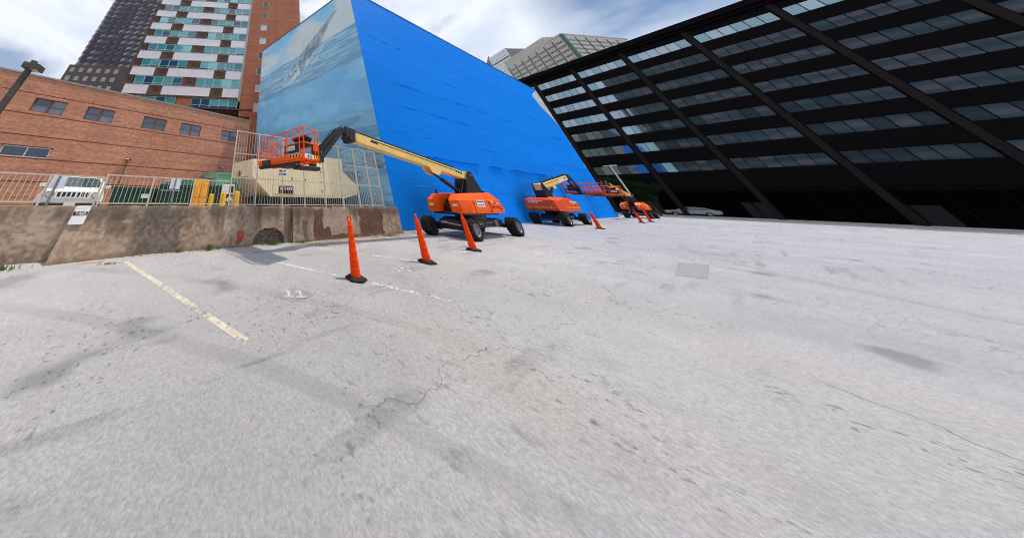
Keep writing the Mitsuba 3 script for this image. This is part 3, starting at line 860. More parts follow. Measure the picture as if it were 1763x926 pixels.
# ---------------------------------------------------------------- black glass office at the right
of = thing('black_office_building', 'long black office building with bands of reflecting windows at the right', 'building')
OX = 82.0
FO = Frame((OX, 0, 0), -math.pi / 2)          # u = -y
PH, P0 = 6.27, -5.2                             # bay width, first pier in view at y = 5.2
UL, UR, OZ = -15.0, 46.0, 34.3
rows = [(z, z + 1.75) for z in (29.55, 26.0, 22.4, 18.75, 15.1, 11.45, 7.45)]
put(of + '__body', FO.box(MB(), UL, UR, 4.9, OZ - .5, -18, -.42), 'mat_office_black')
zb = [4.6] + [r for r in sorted(sum(([a, b] for a, b in rows), []))] + [33.2]
for a, b in zip(zb[0::2], zb[1::2]):
    put(of + '__spandrel', FO.box(MB(), UL, UR, a + .002, b - .002, -.40, -.10), 'mat_office_black')
piers = [P0 + PH * q for q in range(-1, 9)]
for u in piers:
    put(of + '__pier', FO.box(MB(), u - .25, u + .25, 0, 33.2, -.38, -.02), 'mat_office_pier')
put(of + '__cornice', FO.box(MB(), UL, UR + .5, 33.2, OZ, -6, .9), 'mat_office_black')
put(of + '__cornice', FO.box(MB(), UL, UR + .4, 32.6, 33.199, -6, .45), 'mat_office_black')
ro = random.Random(9)
far = [MB(), MB(), MB()]
for bi, u in enumerate([P0 - 2 * PH] + piers):
    for ri, (a, b) in enumerate(rows):
        u0, u1 = u + .33, u + PH - .33
        if u0 > UR - 2:
            continue
        near = bi < 6
        if near:
            hs = [(u0 + (u1 - u0) * q / 6 + .025, u0 + (u1 - u0) * (q + 1) / 6 - .025, a + .05, b - .04) for q in range(6)]
            wk = put(of + '__window_band', FO.ext(MB(), holes(u0, u1, a, b, hs), -.30, -.20), 'mat_office_black')
        for q in range(6):
            c0, c1 = u0 + (u1 - u0) * q / 6 + .025, u0 + (u1 - u0) * (q + 1) / 6 - .025
            e = [ro.uniform(-.004, .004) for _ in range(3)]
            v = [FO.p(c0, a + .05, -.27 + e[0]), FO.p(c1, a + .05, -.27 + e[1]), FO.p(c1, b - .04, -.27 + e[2]), FO.p(c0, b - .04, -.27 + e[0] + e[2] - e[1])]
            gi = ro.choice([0, 0, 0, 1, 1]) if ri < 4 else ro.choice([0, 1, 1, 2])
            m_ = ('mat_office_glass', 'mat_office_glass2', 'mat_office_glass3')[gi]
            if near:
                put(wk + '__pane', MB().add(v, [[0, 1, 2, 3]]), m_)
            else:
                far[gi].add(v, [[0, 1, 2, 3]])
for gi in range(3):
    if far[gi].v:
        k = put(of + '__far_pane', far[gi], ('mat_office_glass', 'mat_office_glass2', 'mat_office_glass3')[gi])
        labels[k] = {'label': 'window panes of the bays towards the right end', 'kind': 'stuff'}
# open ground storey
put(of + '__lobby_wall', FO.box(MB(), UL, UR, 0.1, 4.2, -6, -5.6), 'mat_office_black')
for q in range(30):
    u = UL + 1 + q * 2.02
    put(of + '__lobby_mullion', FO.box(MB(), u - .05, u + .05, .15, 4.19, -5.599, -5.45), 'mat_office_pier')
for q in range(6):
    u = -9 + q * 8.4
    put(of + '__lobby_door', FO.box(MB(), u, u + 1.7, .15, 2.5, -5.599, -5.50), 'mat_trim')
put(of + '__lobby_ceiling', FO.box(MB(), UL, UR, 4.2, 4.89, -5.59, -.2), 'mat_office_black')
put('sidewalk', FO.box(MB(), UL - 40, UR + 40, 0.0, 0.14, -5.6, 2.6), 'mat_concrete')
labels['sidewalk'] = {'label': 'concrete pavement along the foot of the black office building', 'kind': 'structure'}

# ---------------------------------------------------------------- towers beyond
bt = thing('stone_tower', 'pale stone high-rise with green corner edge rising above the black roofline', 'building')
DS = 190 / 150
ca = math.radians(2.13)
KN = V3(190 * math.cos(ca), 190 * math.sin(ca), 0)
zt = lambda z: (z - 1.6) * DS + 1.6
FR_ = Frame(KN, math.radians(-19.5))                         # right face, u to the right from the corner
la = math.radians(62)
LEFT = V3(math.cos(la), math.sin(la), 0)
FLf = Frame(KN + LEFT * 40, math.radians(62 + 180))          # left face, u=40 at the corner
TT = zt(76.9)
core = MB()
pl = Polygon([KN[:2] + (.3, .3), (KN + LEFT * 31)[:2], (KN + LEFT * 31 + FR_.U * 60)[:2], (KN + FR_.U * 45)[:2]])
core.tm(trimesh.creation.extrude_polygon(pl.buffer(-.4), TT - 1, engine='earcut'))
put(bt + '__body', core, 'mat_far_glass')
hl = zt(80.5)
put(bt + '__penthouse', FLf.box(MB(), 9.0, 33.0, TT - .5, hl, -14, -.05), 'mat_far_stone')
put(bt + '__cornice', FLf.box(MB(), 31.5, 40.2, TT - .5, TT + .25, -2, .25), 'mat_far_stone')
put(bt + '__cornice', FR_.box(MB(), .21, 46, TT - .5, TT + .25, -2, .25), 'mat_far_stone')
put(bt + '__corner_edge', FLf.box(MB(), 39.3, 40.15, 20, TT - .6, -1.2, .3), 'mat_far_green')
fh = 3.36
nfl = 8
for fr_, uA, uB, bay in ((FLf, 9.0, 39.3, 4.66), (FR_, 0.9, 44, 7.4)):
    nb = int(round((uB - uA) / bay))
    bwid = (uB - uA) / nb
    for fl in range(nfl):
        z1 = TT - 2.2 - fl * fh
        put(bt + '__spandrel', fr_.box(MB(), uA, uB, z1 - 1.9, z1, -.35, 0), 'mat_far_stone')
        for b in range(nb):
            c = uA + b * bwid
            mb, gb = MB(), MB()
            n = 5 if fr_ is FLf else 7
            fr_.ext(mb, holes(c, c + bwid, z1 - fh + .002, z1 - 1.902, [(c + .55 + (bwid - 1.1) * q / n + .11, c + .55 + (bwid - 1.1) * (q + 1) / n - .11, z1 - fh + .12, z1 - 2.0) for q in range(n)]), -.34, -.06)
            put(bt + '__window_group', mb, 'mat_far_stone')
    for b in range(nb + 1):
        c = uA + b * bwid
        if fr_ is FLf and b == nb:
            continue
        put(bt + '__mullion', fr_.box(MB(), c - .16, c + .16, 20, TT - 2.0, -.3, .22), 'mat_far_green')
    put(bt + '__parapet', fr_.box(MB(), uA, uB, TT - 2.2, TT - .502, -.35, -.003), 'mat_far_stone')
put(bt + '__side_wall', FLf.box(MB(), 8.2, 9.0, 20, hl, -14, .1), 'mat_far_stone')

gt = thing('pale_panel_tower', 'slim white gridded high-rise just above the blue wall', 'building')
a1, a2 = math.radians(11.25), math.radians(8.6)
G1, G2 = V3(235 * math.cos(a1), 235 * math.sin(a1), 0), V3(228 * math.cos(a2), 228 * math.sin(a2), 0)
FG = Frame(G1, math.atan2(G2[1] - G1[1], G2[0] - G1[0]))
GL = float(np.linalg.norm(G2 - G1))
GZ = 1.6 + 235 * math.tan(math.radians(28.0)) - 3
put(gt + '__body', FG.box(MB(), 0.1, GL, 20, GZ - .1, -20, -.2), 'mat_far_glass')
for q in range(11):
    z = GZ - q * 3.2
    put(gt + '__band', FG.box(MB(), 0, GL, z - 2.3, z, -.2, 0), 'mat_far_white')
for q in range(13):
    u = GL * q / 12
    put(gt + '__mullion', FG.box(MB(), u - .35, u + .35, GZ - 36, GZ - .01, -.19, .06), 'mat_far_white')
put(gt + '__roof_band', FG.box(MB(), -.1, GL + .1, GZ - 8.8, GZ - 7.9, -.2, .3), 'mat_far_glass')
a0 = math.radians(12.7)
G0 = V3(262 * math.cos(a0), 262 * math.sin(a0), 0)
FG0 = Frame(G0, math.atan2(G1[1] - G0[1], G1[0] - G0[0]))
put(gt + '__side_wall', FG0.box(MB(), 0, float(np.linalg.norm(G1 - G0)), 20, GZ + 2, -.6, 0), 'mat_tower_stone')

# an office slab across the street behind the viewer: it is what the black building's glass mirrors
rf = thing('street_office_building', 'grey office slab across the street, seen only mirrored in the black building windows', 'building')
FS = Frame((-62, 9.0, 0), math.pi / 2)
put(rf + '__body', MB().box(-90, -62, -95, 9.0, 0, 78), 'mat_far_glass')
for q in range(20):
    put(rf + '__band', MB().box(-62, -61.6, -95, 9.0, 3 + q * 3.8, 4.6 + q * 3.8), 'mat_tower_stone')

# ================================================================ BOOM LIFTS
# local axes: X towards the basket, Y to the lift's left, Z up; the lift that reaches left along the wall is the pattern
def side_plate(mb, pts, y0, y1):
    """a plate with outline pts in the X-Z plane between y0 and y1"""
    m = trimesh.creation.extrude_polygon(Polygon(pts), y1 - y0, engine='earcut')
    v = np.array(m.vertices)
    return mb.add(np.stack([v[:, 0], v[:, 2] + y0, v[:, 1]], 1), m.faces[:, ::-1])


def wheel_meshes():
    R, W = 0.43, 0.36
    ty, rim, hub = MB(), MB(), MB()
    prof = [(R * .60, -W / 2), (R * .80, -W / 2 - .015), (R * .93, -W / 2 + .02), (R * .955, -W * .2), (R * .955, W * .2), (R * .93, W / 2 - .02), (R * .80, W / 2 + .015), (R * .60, W / 2)]
    ty.lathe(prof, 36)
    for q in range(18):                                   # tread lugs, staggered in two rows
        for s in (-1, 1):
            a = 2 * math.pi * (q + .25 * s) / 18
            c, sn = math.cos(a), math.sin(a)
            pts = []
            for r in (R * .86, R * 1.01):
                for (da, z) in ((-.055, s * W * .02), (.06, s * W * .02), (.11, s * W * .5), (-.02, s * W * .5)):
                    r2 = r - (.012 if abs(z) > .1 else 0)
                    pts.append([r2 * math.cos(a + da), r2 * math.sin(a + da), z])
            ty.hull(pts)
    rim.lathe([(R * .60, W / 2 - .005), (R * .56, W / 2 - .02), (R * .53, W / 2 - .09), (R * .30, W / 2 - .11), (R * .28, W / 2 - .06), (0.001, W / 2 - .06)], 28)
    ty.lathe([(0.001, -W / 2 + .06), (R * .52, -W / 2 + .06), (R * .60, -W / 2 + .0)], 28)
    ty.cyl((0, 0, -W / 2 - .02), (0, 0, -W / 2 + .08), .11, n=14)
    for q in range(8):
        a = 2 * math.pi * q / 8
        hub.cyl((.10 * math.cos(a), .10 * math.sin(a), W / 2 - .06), (.10 * math.cos(a), .10 * math.sin(a), W / 2 - .035), .014, n=6)
    hub.cyl((0, 0, W / 2 - .06), (0, 0, W / 2 - .02), .065, n=14)
    return ty, rim, hub


def rot_to(mb, c, ydir, steer=0.0):
    """wheel axis (local z) laid along +-Y at centre c"""
    v, f = mb.mesh()
    w = np.stack([v[:, 0], v[:, 2], v[:, 1]], 1) * [1, ydir, 1]
    cs, sn = math.cos(steer), math.sin(steer)
    w = np.stack([w[:, 0] * cs - w[:, 1] * sn, w[:, 0] * sn + w[:, 1] * cs, w[:, 2]], 1) + c
    return MB().add(w, f if ydir < 0 else f[:, ::-1])


def lift_parts(style):
    P = []                                                # (name, mesh, material, smooth, label)
    A = lambda n, mb, m, s=False, lab=None: P.append((n, mb, m, s, lab))
    body = 'mat_orange' if style == 'angular' else 'mat_red_orange'
    # undercarriage
    ch = MB().cbox(-1.75, 1.75, -.44, .44, .40, .78, .04)
    ch.hull([[1.2, -.62, .46], [1.2, .62, .46], [2.05, -.5, .46], [2.05, .5, .46], [1.2, -.55, .86], [1.2, .55, .86], [2.0, -.4, .74], [2.0, .4, .74]])
    ch.hull([[-1.3, -.55, .46], [-1.3, .55, .46], [-2.2, -.42, .46], [-2.2, .42, .46], [-1.3, -.5, .80], [-1.3, .5, .80], [-2.1, -.4, .70], [-2.1, .4, .70]])
    A('chassis', ch, 'mat_black_paint')
    ax = MB()
    for x in (1.9, -2.2):
        ax.cbox(x - .12, x + .12, -.62, .62, .34, .52, .03)
        for s in (-1, 1):
            ax.cyl((x, s * .50, .43), (x, s * .60, .43), .17, n=14)
            ax.bar((x + .18, s * .2, .46), (x + .18, s * .62, .44), .05)
    A('axle', ax, 'mat_black_paint', False, {'kind': 'stuff'})
    A('tie_rod', MB().cyl((2.14, -.1, .62), (2.12, .55, .55), .03).cyl((2.10, -.30, .62), (2.10, -.05, .62), .05), 'mat_steel')
    ty, rim, hub = wheel_meshes()
    for (x, s, st) in ((1.9, 1, 0), (2.35, -1, .0), (-2.2, 1, .0), (-2.2, -1, 0)):
        c = V3(x, s * .76, .43)
        A('wheel', rot_to(rim, c, s, st), 'mat_rim', 30)
        A('wheel__tyre', rot_to(ty, c, s, st), 'mat_rubber', 35)
        A('wheel__hub', rot_to(hub, c, s, st), 'mat_steel', 30)
    A('turntable', MB().cyl((0, 0, .78), (0, 0, .98), .62, n=28).cbox(-1.45, 1.85, -.66, .66, .98, 1.10, .02), 'mat_black_paint', 30)
    # covers either side of the boom slot
    if style == 'angular':
        for s, nm in ((1, 'engine_hood'), (-1, 'control_hood')):
            pts = [[2.08, .32, 1.10], [2.10, .32, 1.62], [2.02, .72, 1.08], [2.08, .72, 1.30], [2.06, .68, 1.62],
                   [1.62, .88, 1.09], [1.66, .90, 1.28], [1.55, .88, 1.62], [-1.42, .88, 1.09], [-1.56, .88, 1.28], [-1.40, .86, 1.66],
                   [1.72, .32, 1.90], [1.60, .62, 1.92], [-1.26, .32, 2.02], [-1.22, .66, 2.02], [-1.50, .32, 1.12], [-1.58, .34, 1.30], [1.3, .76, 1.80]]
            A(nm, MB().hull([[x, s * y, z] for x, y, z in pts], .02), body, 22)
            sm = MB()
            sm.box(1.30, 1.312, *sorted((s * .60, s * .925)), 1.10, 1.62)
            sm.box(-.2, -.19, *sorted((s * .60, s * .925)), 1.10, 1.66)
            A(nm + '__seam', sm, 'mat_trim')
            lab = MB()
            lab.box(*((.30, 1.02)), *sorted((s * .896, s * .915)), 1.36, 1.66)
            A(nm + '__notice', lab, 'mat_white', False, 'white notice plate on the cover')
            sp = MB()
            for q in range(3):
                sp.box(.40 + q * .2, .52 + q * .2, *sorted((s * .914, s * .917)), 1.42, 1.47)
            sp.box(.36, .98, *sorted((s * .914, s * .917)), 1.56, 1.61)
            A(nm + '__notice_print', sp, 'mat_blue_print', False, {'kind': 'stuff'})
            d = MB()
            for x0, x1, z0, z1 in ((-.55, -.42, 1.55, 1.66), (-.25, -.17, 1.62, 1.70), (-1.05, -.92, 1.48, 1.56)):
                d.box(x0, x1, *sorted((s * .90, s * .918)), z0, z1)
            A(nm + '__decal', d, 'mat_white', False, {'kind': 'stuff'})
            d = MB().box(2.11, 2.125, *sorted((s * .42, s * .62)), 1.36, 1.46)
            A(nm + '__decal', d, 'mat_white')
            d = MB()
            for x0, x1, z0, z1 in ((-1.36, -1.12, 1.24, 1.29), (-.2, .0, 1.14, 1.19), (-1.2, -.75, 1.33, 1.37), (-.62, -.40, 1.33, 1.40)):
                d.box(x0, x1, *sorted((s * .90, s * .918)), z0, z1)
            A(nm + '__vent', d, 'mat_trim', False, {'kind': 'stuff'})
    else:
        for s, nm in ((1, 'engine_hood'), (-1, 'control_hood')):
            pts = [[2.25, .30, 1.50], [2.15, .74, 1.30], [2.25, .60, 1.66], [1.9, .86, 1.12], [-1.55, .88, 1.08], [-2.55, .70, 1.20], [-2.75, .40, 1.30],
                   [1.9, .86, 1.62], [2.2, .35, 1.92], [.4, .74, 2.0], [-1.4, .80, 1.86], [-2.4, .62, 1.58], [-1.2, .30, 2.02], [1.6, .30, 1.10], [-2.0, .30, 1.10], [1.6, .62, 1.94]]
            A(nm, MB().hull([[x, s * y, z] for x, y, z in pts], .08, 2), body, 40)
            hz, wh = MB(), MB()
            if s == 1:
                tl = MB().hull([[x, y * q, z] for q in (-1, 1) for x, y, z in ((-2.5, .80, 1.10), (-2.72, .78, 1.30), (-2.66, .74, 1.80), (-1.9, .86, 1.08), (-1.9, .86, 1.72), (-1.9, .62, 1.98), (-2.5, .5, 1.95))], .05, 2)
                A('counterweight', tl, body, 40)
                for (w_, z_) in ((.62, 1.72), (.40, 1.60)):
                    t_ = MB()
                    for q in range(int(w_ / .075)):
                        t_.box(-2.80, -2.755, .55 - q * .1 - .07, .55 - q * .1, z_, z_ + .075)
                    A('counterweight__lettering', t_, 'mat_white', False, {'kind': 'stuff'})
                t_ = MB()
                for q in range(11):
                    y = .70 - q * .13
                    t_.add([[-2.80, y, 1.22], [-2.80, y - .06, 1.22], [-2.80, y - .10, 1.32], [-2.80, y - .04, 1.32]], [[0, 1, 2, 3]])
                A('counterweight__hazard_stripe', t_, 'mat_yellow', False, {'kind': 'stuff'})
            for q in range(13):
                x = 1.75 - q * .235
                y = s * .962
                hz.add([[x, y, 1.26], [x - .09, y, 1.26], [x - .15, y, 1.36], [x - .06, y, 1.36]], [[0, 1, 2, 3]])
            A(nm + '__hazard_stripe', hz, 'mat_yellow', False, {'kind': 'stuff'})
            for q in range(12):
                wh.box(1.5 - q * .14, 1.60 - q * .14, *sorted((s * .955, s * .968)), 1.69, 1.79)
            wh.box(.2, 1.0, *sorted((s * .958, s * .972)), 1.56, 1.62)
            A(nm + '__lettering', wh, 'mat_white', False, {'kind': 'stuff', 'label': 'small white lettering along the cover'})
            A(nm + '__decal', MB().hull([[-1.95, s * .86, 1.52], [-2.35, s * .74, 1.46], [-2.25, s * .72, 1.60], [-1.95, s * .84, 1.66], [-1.95, s * .83, 1.52]]), 'mat_white')
    fr = MB().cbox(-1.40, 1.55, -.27, .27, 1.0, 1.45, .03)
    fr.cbox(-1.62, -1.05, -.62, .62, 1.05, 1.75, .04)
    A('turntable_frame', fr, 'mat_black_paint')
    A('fuel_tank', MB().cyl((1.2, -.16, 1.58), (.2, -.16, 1.58), .13, n=14), 'mat_black_paint', 30)
    A('beacon', MB().cyl((-.8, .62, 2.0), (-.8, .62, 2.12), .045).cyl((1.15, -.62, 1.9), (1.15, -.62, 2.18), .05), 'mat_black_paint', 30)
    # uprights, boom, cylinder
    u = MB()
    for s in (-1, 1):
        side_plate(u, [(.15, 1.25), (.10, 1.95), (-.42, 2.72), (-.86, 3.20), (-1.12, 3.20), (-1.55, 2.1), (-1.6, 1.25)], s * .27 - .03, s * .27 + .03)
    u.box(-1.5, -.4, -.24, .24, 1.2, 2.3)
    u.hull([[-.45, -.24, 2.6], [-.45, .24, 2.6], [-1.05, -.24, 3.1], [-1.05, .24, 3.1], [-1.4, -.24, 2.2], [-1.4, .24, 2.2], [-.5, .24, 2.2], [-.5, -.24, 2.2]])
    A('upright', u, 'mat_black_paint')
    hs_ = MB()
    for q in range(4):
        yy = -.15 + .1 * q
        hs_.tube([V3(.18, yy, 1.5), V3(.25 + .05 * q, yy, 1.95), V3(.0, yy, 2.35), V3(-.35, yy, 2.75)], .02, 6)
    A('upright__hose', hs_, 'mat_black_print', 40, {'kind': 'stuff'})
    cd = MB()
    for s in (-1, 1):
        cd.box(.9, 1.3, *sorted((s * .445, s * .50)), .48, .70)
        cd.cyl((.2, s * .46, .58), (.75, s * .46, .58), .05, n=8)
        cd.cyl((-.9, s * .46, .62), (-.3, s * .46, .62), .035, n=8)
        cd.box(-1.3, -1.0, *sorted((s * .445, s * .53)), .46, .74)
    A('chassis__fitting', cd, 'mat_dull_steel', False, {'kind': 'stuff'})
    A('pivot_pin', MB().cyl((-.9, -.34, 2.98), (-.9, .34, 2.98), .07, n=14), 'mat_steel', 30)
    B0, B1 = V3(-1.0, 0, 2.92), V3(7.42, 0, 4.17)
    D = (B1 - B0) / np.linalg.norm(B1 - B0)
    Nn = V3(-D[2], 0, D[0])
    at = lambda l, y, h: B0 + D * l + V3(0, y, 0) + Nn * h

    def beam(mb, l0, l1, w, h0, h1, b=.03):
        pts = []
        for l in (l0, l1):
            for y, h in ((-w / 2 + b, h0), (w / 2 - b, h0), (w / 2, h0 + b), (w / 2, h1 - b), (w / 2 - b, h1), (-w / 2 + b, h1), (-w / 2, h1 - b), (-w / 2, h0 + b)):
                pts.append(at(l, y, h))
        return mb.hull(pts)
    L = float(np.linalg.norm(B1 - B0))
    bm = MB()
    beam(bm, -.12, L, .34, -.24, .20)
    A('boom', bm, 'mat_cream', False, 'cream telescopic boom')
    br = MB()
    for s in (-1, 1):
        v = [at(l, s * .16, h) for l, h in ((2.55, -.23), (3.6, -.23), (3.4, -.50), (2.85, -.52))]
        br.hull([x + V3(0, dy, 0) for x in v for dy in (-.025, .025)])
    A('boom__bracket', br, 'mat_cream')
    A('boom__inner_section', beam(MB(), L - .01, L + .42, .27, -.19, .15), 'mat_cream')
    pt = beam(MB(), 1.1, L + .2, .16, .201, .30, .01)
    for q in range(44):
        beam(pt, 1.2 + q * .165, 1.30 + q * .165, .19, .23, .315, .005)
    A('boom__hose_track', pt, 'mat_black_print')
    ln = MB()
    for s in (-1, 1):
        v = [at(l, s * .172, h) for l, h in ((1.2, .07), (L - .9, .07), (L - .9, .115), (1.2, .115))]
        ln.hull([x + V3(0, dy, 0) for x in v for dy in (-.004, .004)])
        v = [at(l, s * .172, h) for l, h in ((L - 1.35, -.02), (L - .85, -.02), (L - .85, .06), (L - 1.25, .08))]
        ln.hull([x + V3(0, dy, 0) for x in v for dy in (-.006, .006)])
    A('boom__slot', ln, 'mat_trim', False, {'kind': 'stuff'})
    dc = MB()
    for s in (-1, 1):
        for l0 in (.62, .84, 1.06) if style == 'angular' else ():
            v = [at(l, s * .172, h) for l, h in ((l0, .0), (l0 + .14, .0), (l0 + .14, .12), (l0, .12))]
            dc.hull([x + V3(0, dy, 0) for x in v for dy in (-.004, .004)])
        if style != 'angular':
            v = [at(l, s * .172, h) for l, h in ((5.3, -.12), (7.2, -.12), (7.2, .1), (5.3, .1))]
            dc.hull([x + V3(0, dy, 0) for x in v for dy in (-.005, .005)])
    A('boom__decal', dc, 'mat_black_print' if style == 'angular' else 'mat_white', False, {'kind': 'stuff'})
    hd = MB()
    beam(hd, -.28, .25, .40, -.30, .26)
    A('boom__heel', hd, 'mat_cream')
    c0, c1 = V3(.35, 0, 2.12), at(3.15, 0, -.42)
    A('lift_cylinder', MB().cyl(c0, c0 + (c1 - c0) * .62, .095, n=14).cyl(c0 + (c1 - c0) * .6, c1, .055, n=12), 'mat_black_paint', 30)
    # jib
    J0, J1 = at(L + .42, 0, -.02), V3(9.42, 0, 3.02)
    hdx = MB()
    hdx.hull([at(L + .10, y, h) for y in (-.2, .2) for h in (-.30, .30)] + [at(L + .62, y, h) for y in (-.2, .2) for h in (-.12, .30)] + [at(L + .35, y, -.36) for y in (-.16, .16)])
    hdx.cyl(at(L + .30, -.24, -.16), at(L + .30, .24, -.16), .17, n=14)
    for q in range(5):
        hdx.cyl(at(L - .1 + q * .14, -.12 + .05 * q, .30), at(L + .05 + q * .14, -.1 + .05 * q, .36), .035, n=8)
    A('boom_head', hdx, 'mat_black_paint', 30)
    K = at(L + .75, 0, .16)
    jb = MB()
    for s in (-1, 1):
        jb.bar(K + V3(0, s * .13, 0), J1 + V3(0, s * .13, 0.02), .07, .20)
        jb.bar(K + V3(.16, s * .11, .02), J1 + V3(.22, s * .11, .16), .06, .13)
    jb.hull([at(L + .5, y, h) for y in (-.17, .17) for h in (-.08, .24)] + [K + V3(.12, y, .02) for y in (-.17, .17)] + [K + V3(.02, y, -.18) for y in (-.17, .17)])
    A('jib', jb, 'mat_black_paint')
    A('jib__hose', MB().tube([K + V3(.1, .2, .12), K + V3(.34, .2, -.1), K + (J1 - K) * .5 + V3(.2, .2, .12), J1 + V3(.18, .2, .1)], .022).tube([K + V3(.1, -.2, .12), K + V3(.4, -.2, -.05), J1 + V3(.2, -.2, .1)], .022), 'mat_black_print', 30)
    A('jib__cylinder', MB().cyl(K + V3(-.1, 0, -.2), J1 + V3(-.1, 0, .2), .05), 'mat_steel', 30)
    rt_ = MB().hull([J1 + V3(x, y, z) for x in (-.1, .2) for y in (-.16, .16) for z in (-.16, .2)])
    rt_.cyl(J1 + V3(.34, 0, -.34), J1 + V3(.34, 0, .1), .15, n=16)
    rt_.cbox(9.5, 10.55, -.16, .16, 2.52, 2.66, .02)
    rt_.hull([[9.7, y, z] for y in (-.1, .1) for z in (2.55, 2.9)] + [[10.0, y, 2.55] for y in (-.1, .1)])
    A('rotator', rt_, 'mat_black_paint', 30)
    # basket
    ba = math.radians(-71 + 180)                          # long axis
    EL, ES = V3(math.cos(ba), math.sin(ba), 0), V3(math.sin(ba), -math.cos(ba), 0)
    if ES[0] < 0:
        ES = -ES
    BC = V3(10.87, -.07, 0)
    W_, H_ = 1.20, .38
    bp = lambda l, s, z: BC + EL * l + ES * s + V3(0, 0, z)
    ZF, ZR, ZM = 2.76, 3.76, 3.24

    def bbox(mb, l0, l1, s0, s1, z0, z1):
        return mb.hull([bp(l, s, z) for l in (l0, l1) for s in (s0, s1) for z in (z0, z1)])
    fl = MB()
    bbox(fl, -W_, W_, -H_, H_, ZF - .03, ZF)
    for q in range(9):
        l = -W_ + .05 + q * (2 * W_ - .1) / 8
        bbox(fl, l - .025, l + .025, -H_, H_, ZF - .07, ZF - .031)
    for s in (-H_ + .02, 0, H_ - .02):
        bbox(fl, -W_, W_, s - .03, s + .03, ZF - .11, ZF - .072)
    A('basket', fl, body, False, 'orange work basket')
    tb = MB()
    for s in (-1, 1):
        bbox(tb, -W_ - .02, W_ + .02, s * H_ - .012, s * H_ + .012, ZF - .05, ZF + .11)
        bbox(tb, s * W_ - .012, s * W_ + .012, -H_ + .013, H_ - .013, ZF - .05, ZF + .11)
    A('basket__toe_board', tb, body)
    cr = 0.021
    corners = [(-W_, -H_), (W_, -H_), (W_, H_), (-W_, H_)]
    rl = []
    for z in (ZR, ZM):
        t = MB()
        for (a, b), (c, d) in zip(corners, corners[1:] + corners[:1]):
            t.cyl(bp(a, b, z), bp(c, d, z), cr, n=8)
        rl.append(t)
        A('basket__rail', t, body, 40)
    posts = corners + [(-.42, -H_), (.42, -H_), (-.42, H_), (.42, H_), (W_, -H_ + .17), (W_ - .18, H_), (-W_ + .5, H_)]
    for a, b in posts:
        A('basket__post', MB().cyl(bp(a, b, ZF), bp(a, b, ZR), cr, n=8), body, 40)
    gt_ = MB()
    for a in (-W_ + .14, -W_ + .52):
        gt_.tube([bp(a, H_, ZM - .3), bp(a, H_ - .02, ZM + .24)], .016)
    gt_.tube([bp(-W_ + .14, H_, ZM - .3), bp(-W_ + .52, H_, ZM - .3)], .016)
    gt_.tube([bp(-.38, H_, ZM + .35), bp(-.05, H_ - .1, ZF + .2)], .018).tube([bp(.3, H_, ZM + .25), bp(W_, H_, ZM + .45)], .018)
    A('basket__gate', gt_, body, 40)
    cb = MB()
    bbox(cb, .32, .92, -H_ + .02, -H_ + .24, ZM + .02, ZM + .30)
    cb.hull([bp(l, s, z) for l in (.28, .96) for s, z in ((-H_ + .02, ZR - .30), (-H_ + .34, ZR - .22), (-H_ + .02, ZR - .2), (-H_ + .34, ZR - .16))])
    A('basket__control_panel', cb, 'mat_black_print')
    mb_ = MB()
    bbox(mb_, .30, .94, H_ - .06, H_ - .015, ZF + .18, ZM + .02)
    A('basket__document_box', mb_, 'mat_black_print')
    m2 = MB()
    bbox(m2, .36, .80, H_ - .014, H_ - .006, ZF + .26, ZM - .05)
    A('basket__notice', m2, 'mat_lamp_glass', False, 'grey notice plate in the basket')
    m3 = MB()
    bbox(m3, W_ - .06, W_ - .02, -H_ + .03, -H_ + .30, ZF + .12, ZM + .05)
    A('basket__side_box', m3, 'mat_black_print')
    m4 = MB()
    bbox(m4, W_ - .019, W_ + .0, -H_ + .03, -H_ + .26, ZF + .27, ZM + .03)
    A('basket__side_box_cover', m4, body)
    un = MB()
    bbox(un, -W_ - .0, W_ - .3, H_ - .16, H_ - .02, ZF - .17, ZF - .112)
    un.cyl(bp(-W_, H_ - .10, ZF - .15), bp(W_ - .5, H_ - .1, ZF - .17), .055, n=8)
    bbox(un, -.30, .30, -H_, H_ - .1, ZF - .19, ZF - .113)
    bbox(un, -.85, -.45, H_ + .013, H_ + .10, ZF - .12, ZF + .06)
    A('basket__underframe', un, 'mat_trim', 30)
    # marks on the toe boards
    yl, bk = MB(), MB()
    for q in range(4):
        for mbx, o in ((yl, 0), (bk, .065)):
            l = W_ - .10 - q * .13 - o
            mbx.hull([bp(x, s, z) for x, z in ((l, ZF + .02), (l - .05, ZF + .02), (l - .02, ZF + .10), (l + .03, ZF + .10)) for s in (H_ + .013, H_ + .018)])
    for q in range(3):
        for mbx, o in ((yl, 0), (bk, .05)):
            s0 = -H_ + .24 - q * .1 - o
            mbx.hull([bp(W_ + (.013 if k else .018), s, z) for s, z in ((s0, ZF - .03), (s0 - .04, ZF - .03), (s0 - .07, ZF + .09), (s0 - .03, ZF + .09)) for k in (0, 1)])
    A('basket__hazard_stripe', yl, 'mat_yellow', False, {'kind': 'stuff'})
    A('basket__hazard_stripe', bk, 'mat_black_print', False, {'kind': 'stuff'})
    pl_ = MB()
    pl_.hull([bp(W_ + t, s, z) for t in (.013, .017) for s in (-H_ + .29, H_ - .03) for z in (ZF - .045, ZF + .105)])
    A('basket__name_plate', pl_, 'mat_white')
    tx = meshkit.text_mesh('JLG', .11, .003, True)
    ex = tx.extents
    tx.apply_translation([-ex[0] / 2 - tx.bounds[0][0], 0, 0])
    M = np.eye(4)
    M[:3, 0], M[:3, 1], M[:3, 2] = -ES, (0, 0, 1), EL
    M[:3, 3] = bp(W_ + .0175, .13, ZF - .025)
    A('basket__lettering', MB().tm(tx, M), 'mat_black_print', False, 'JLG lettering on the basket')
    return P


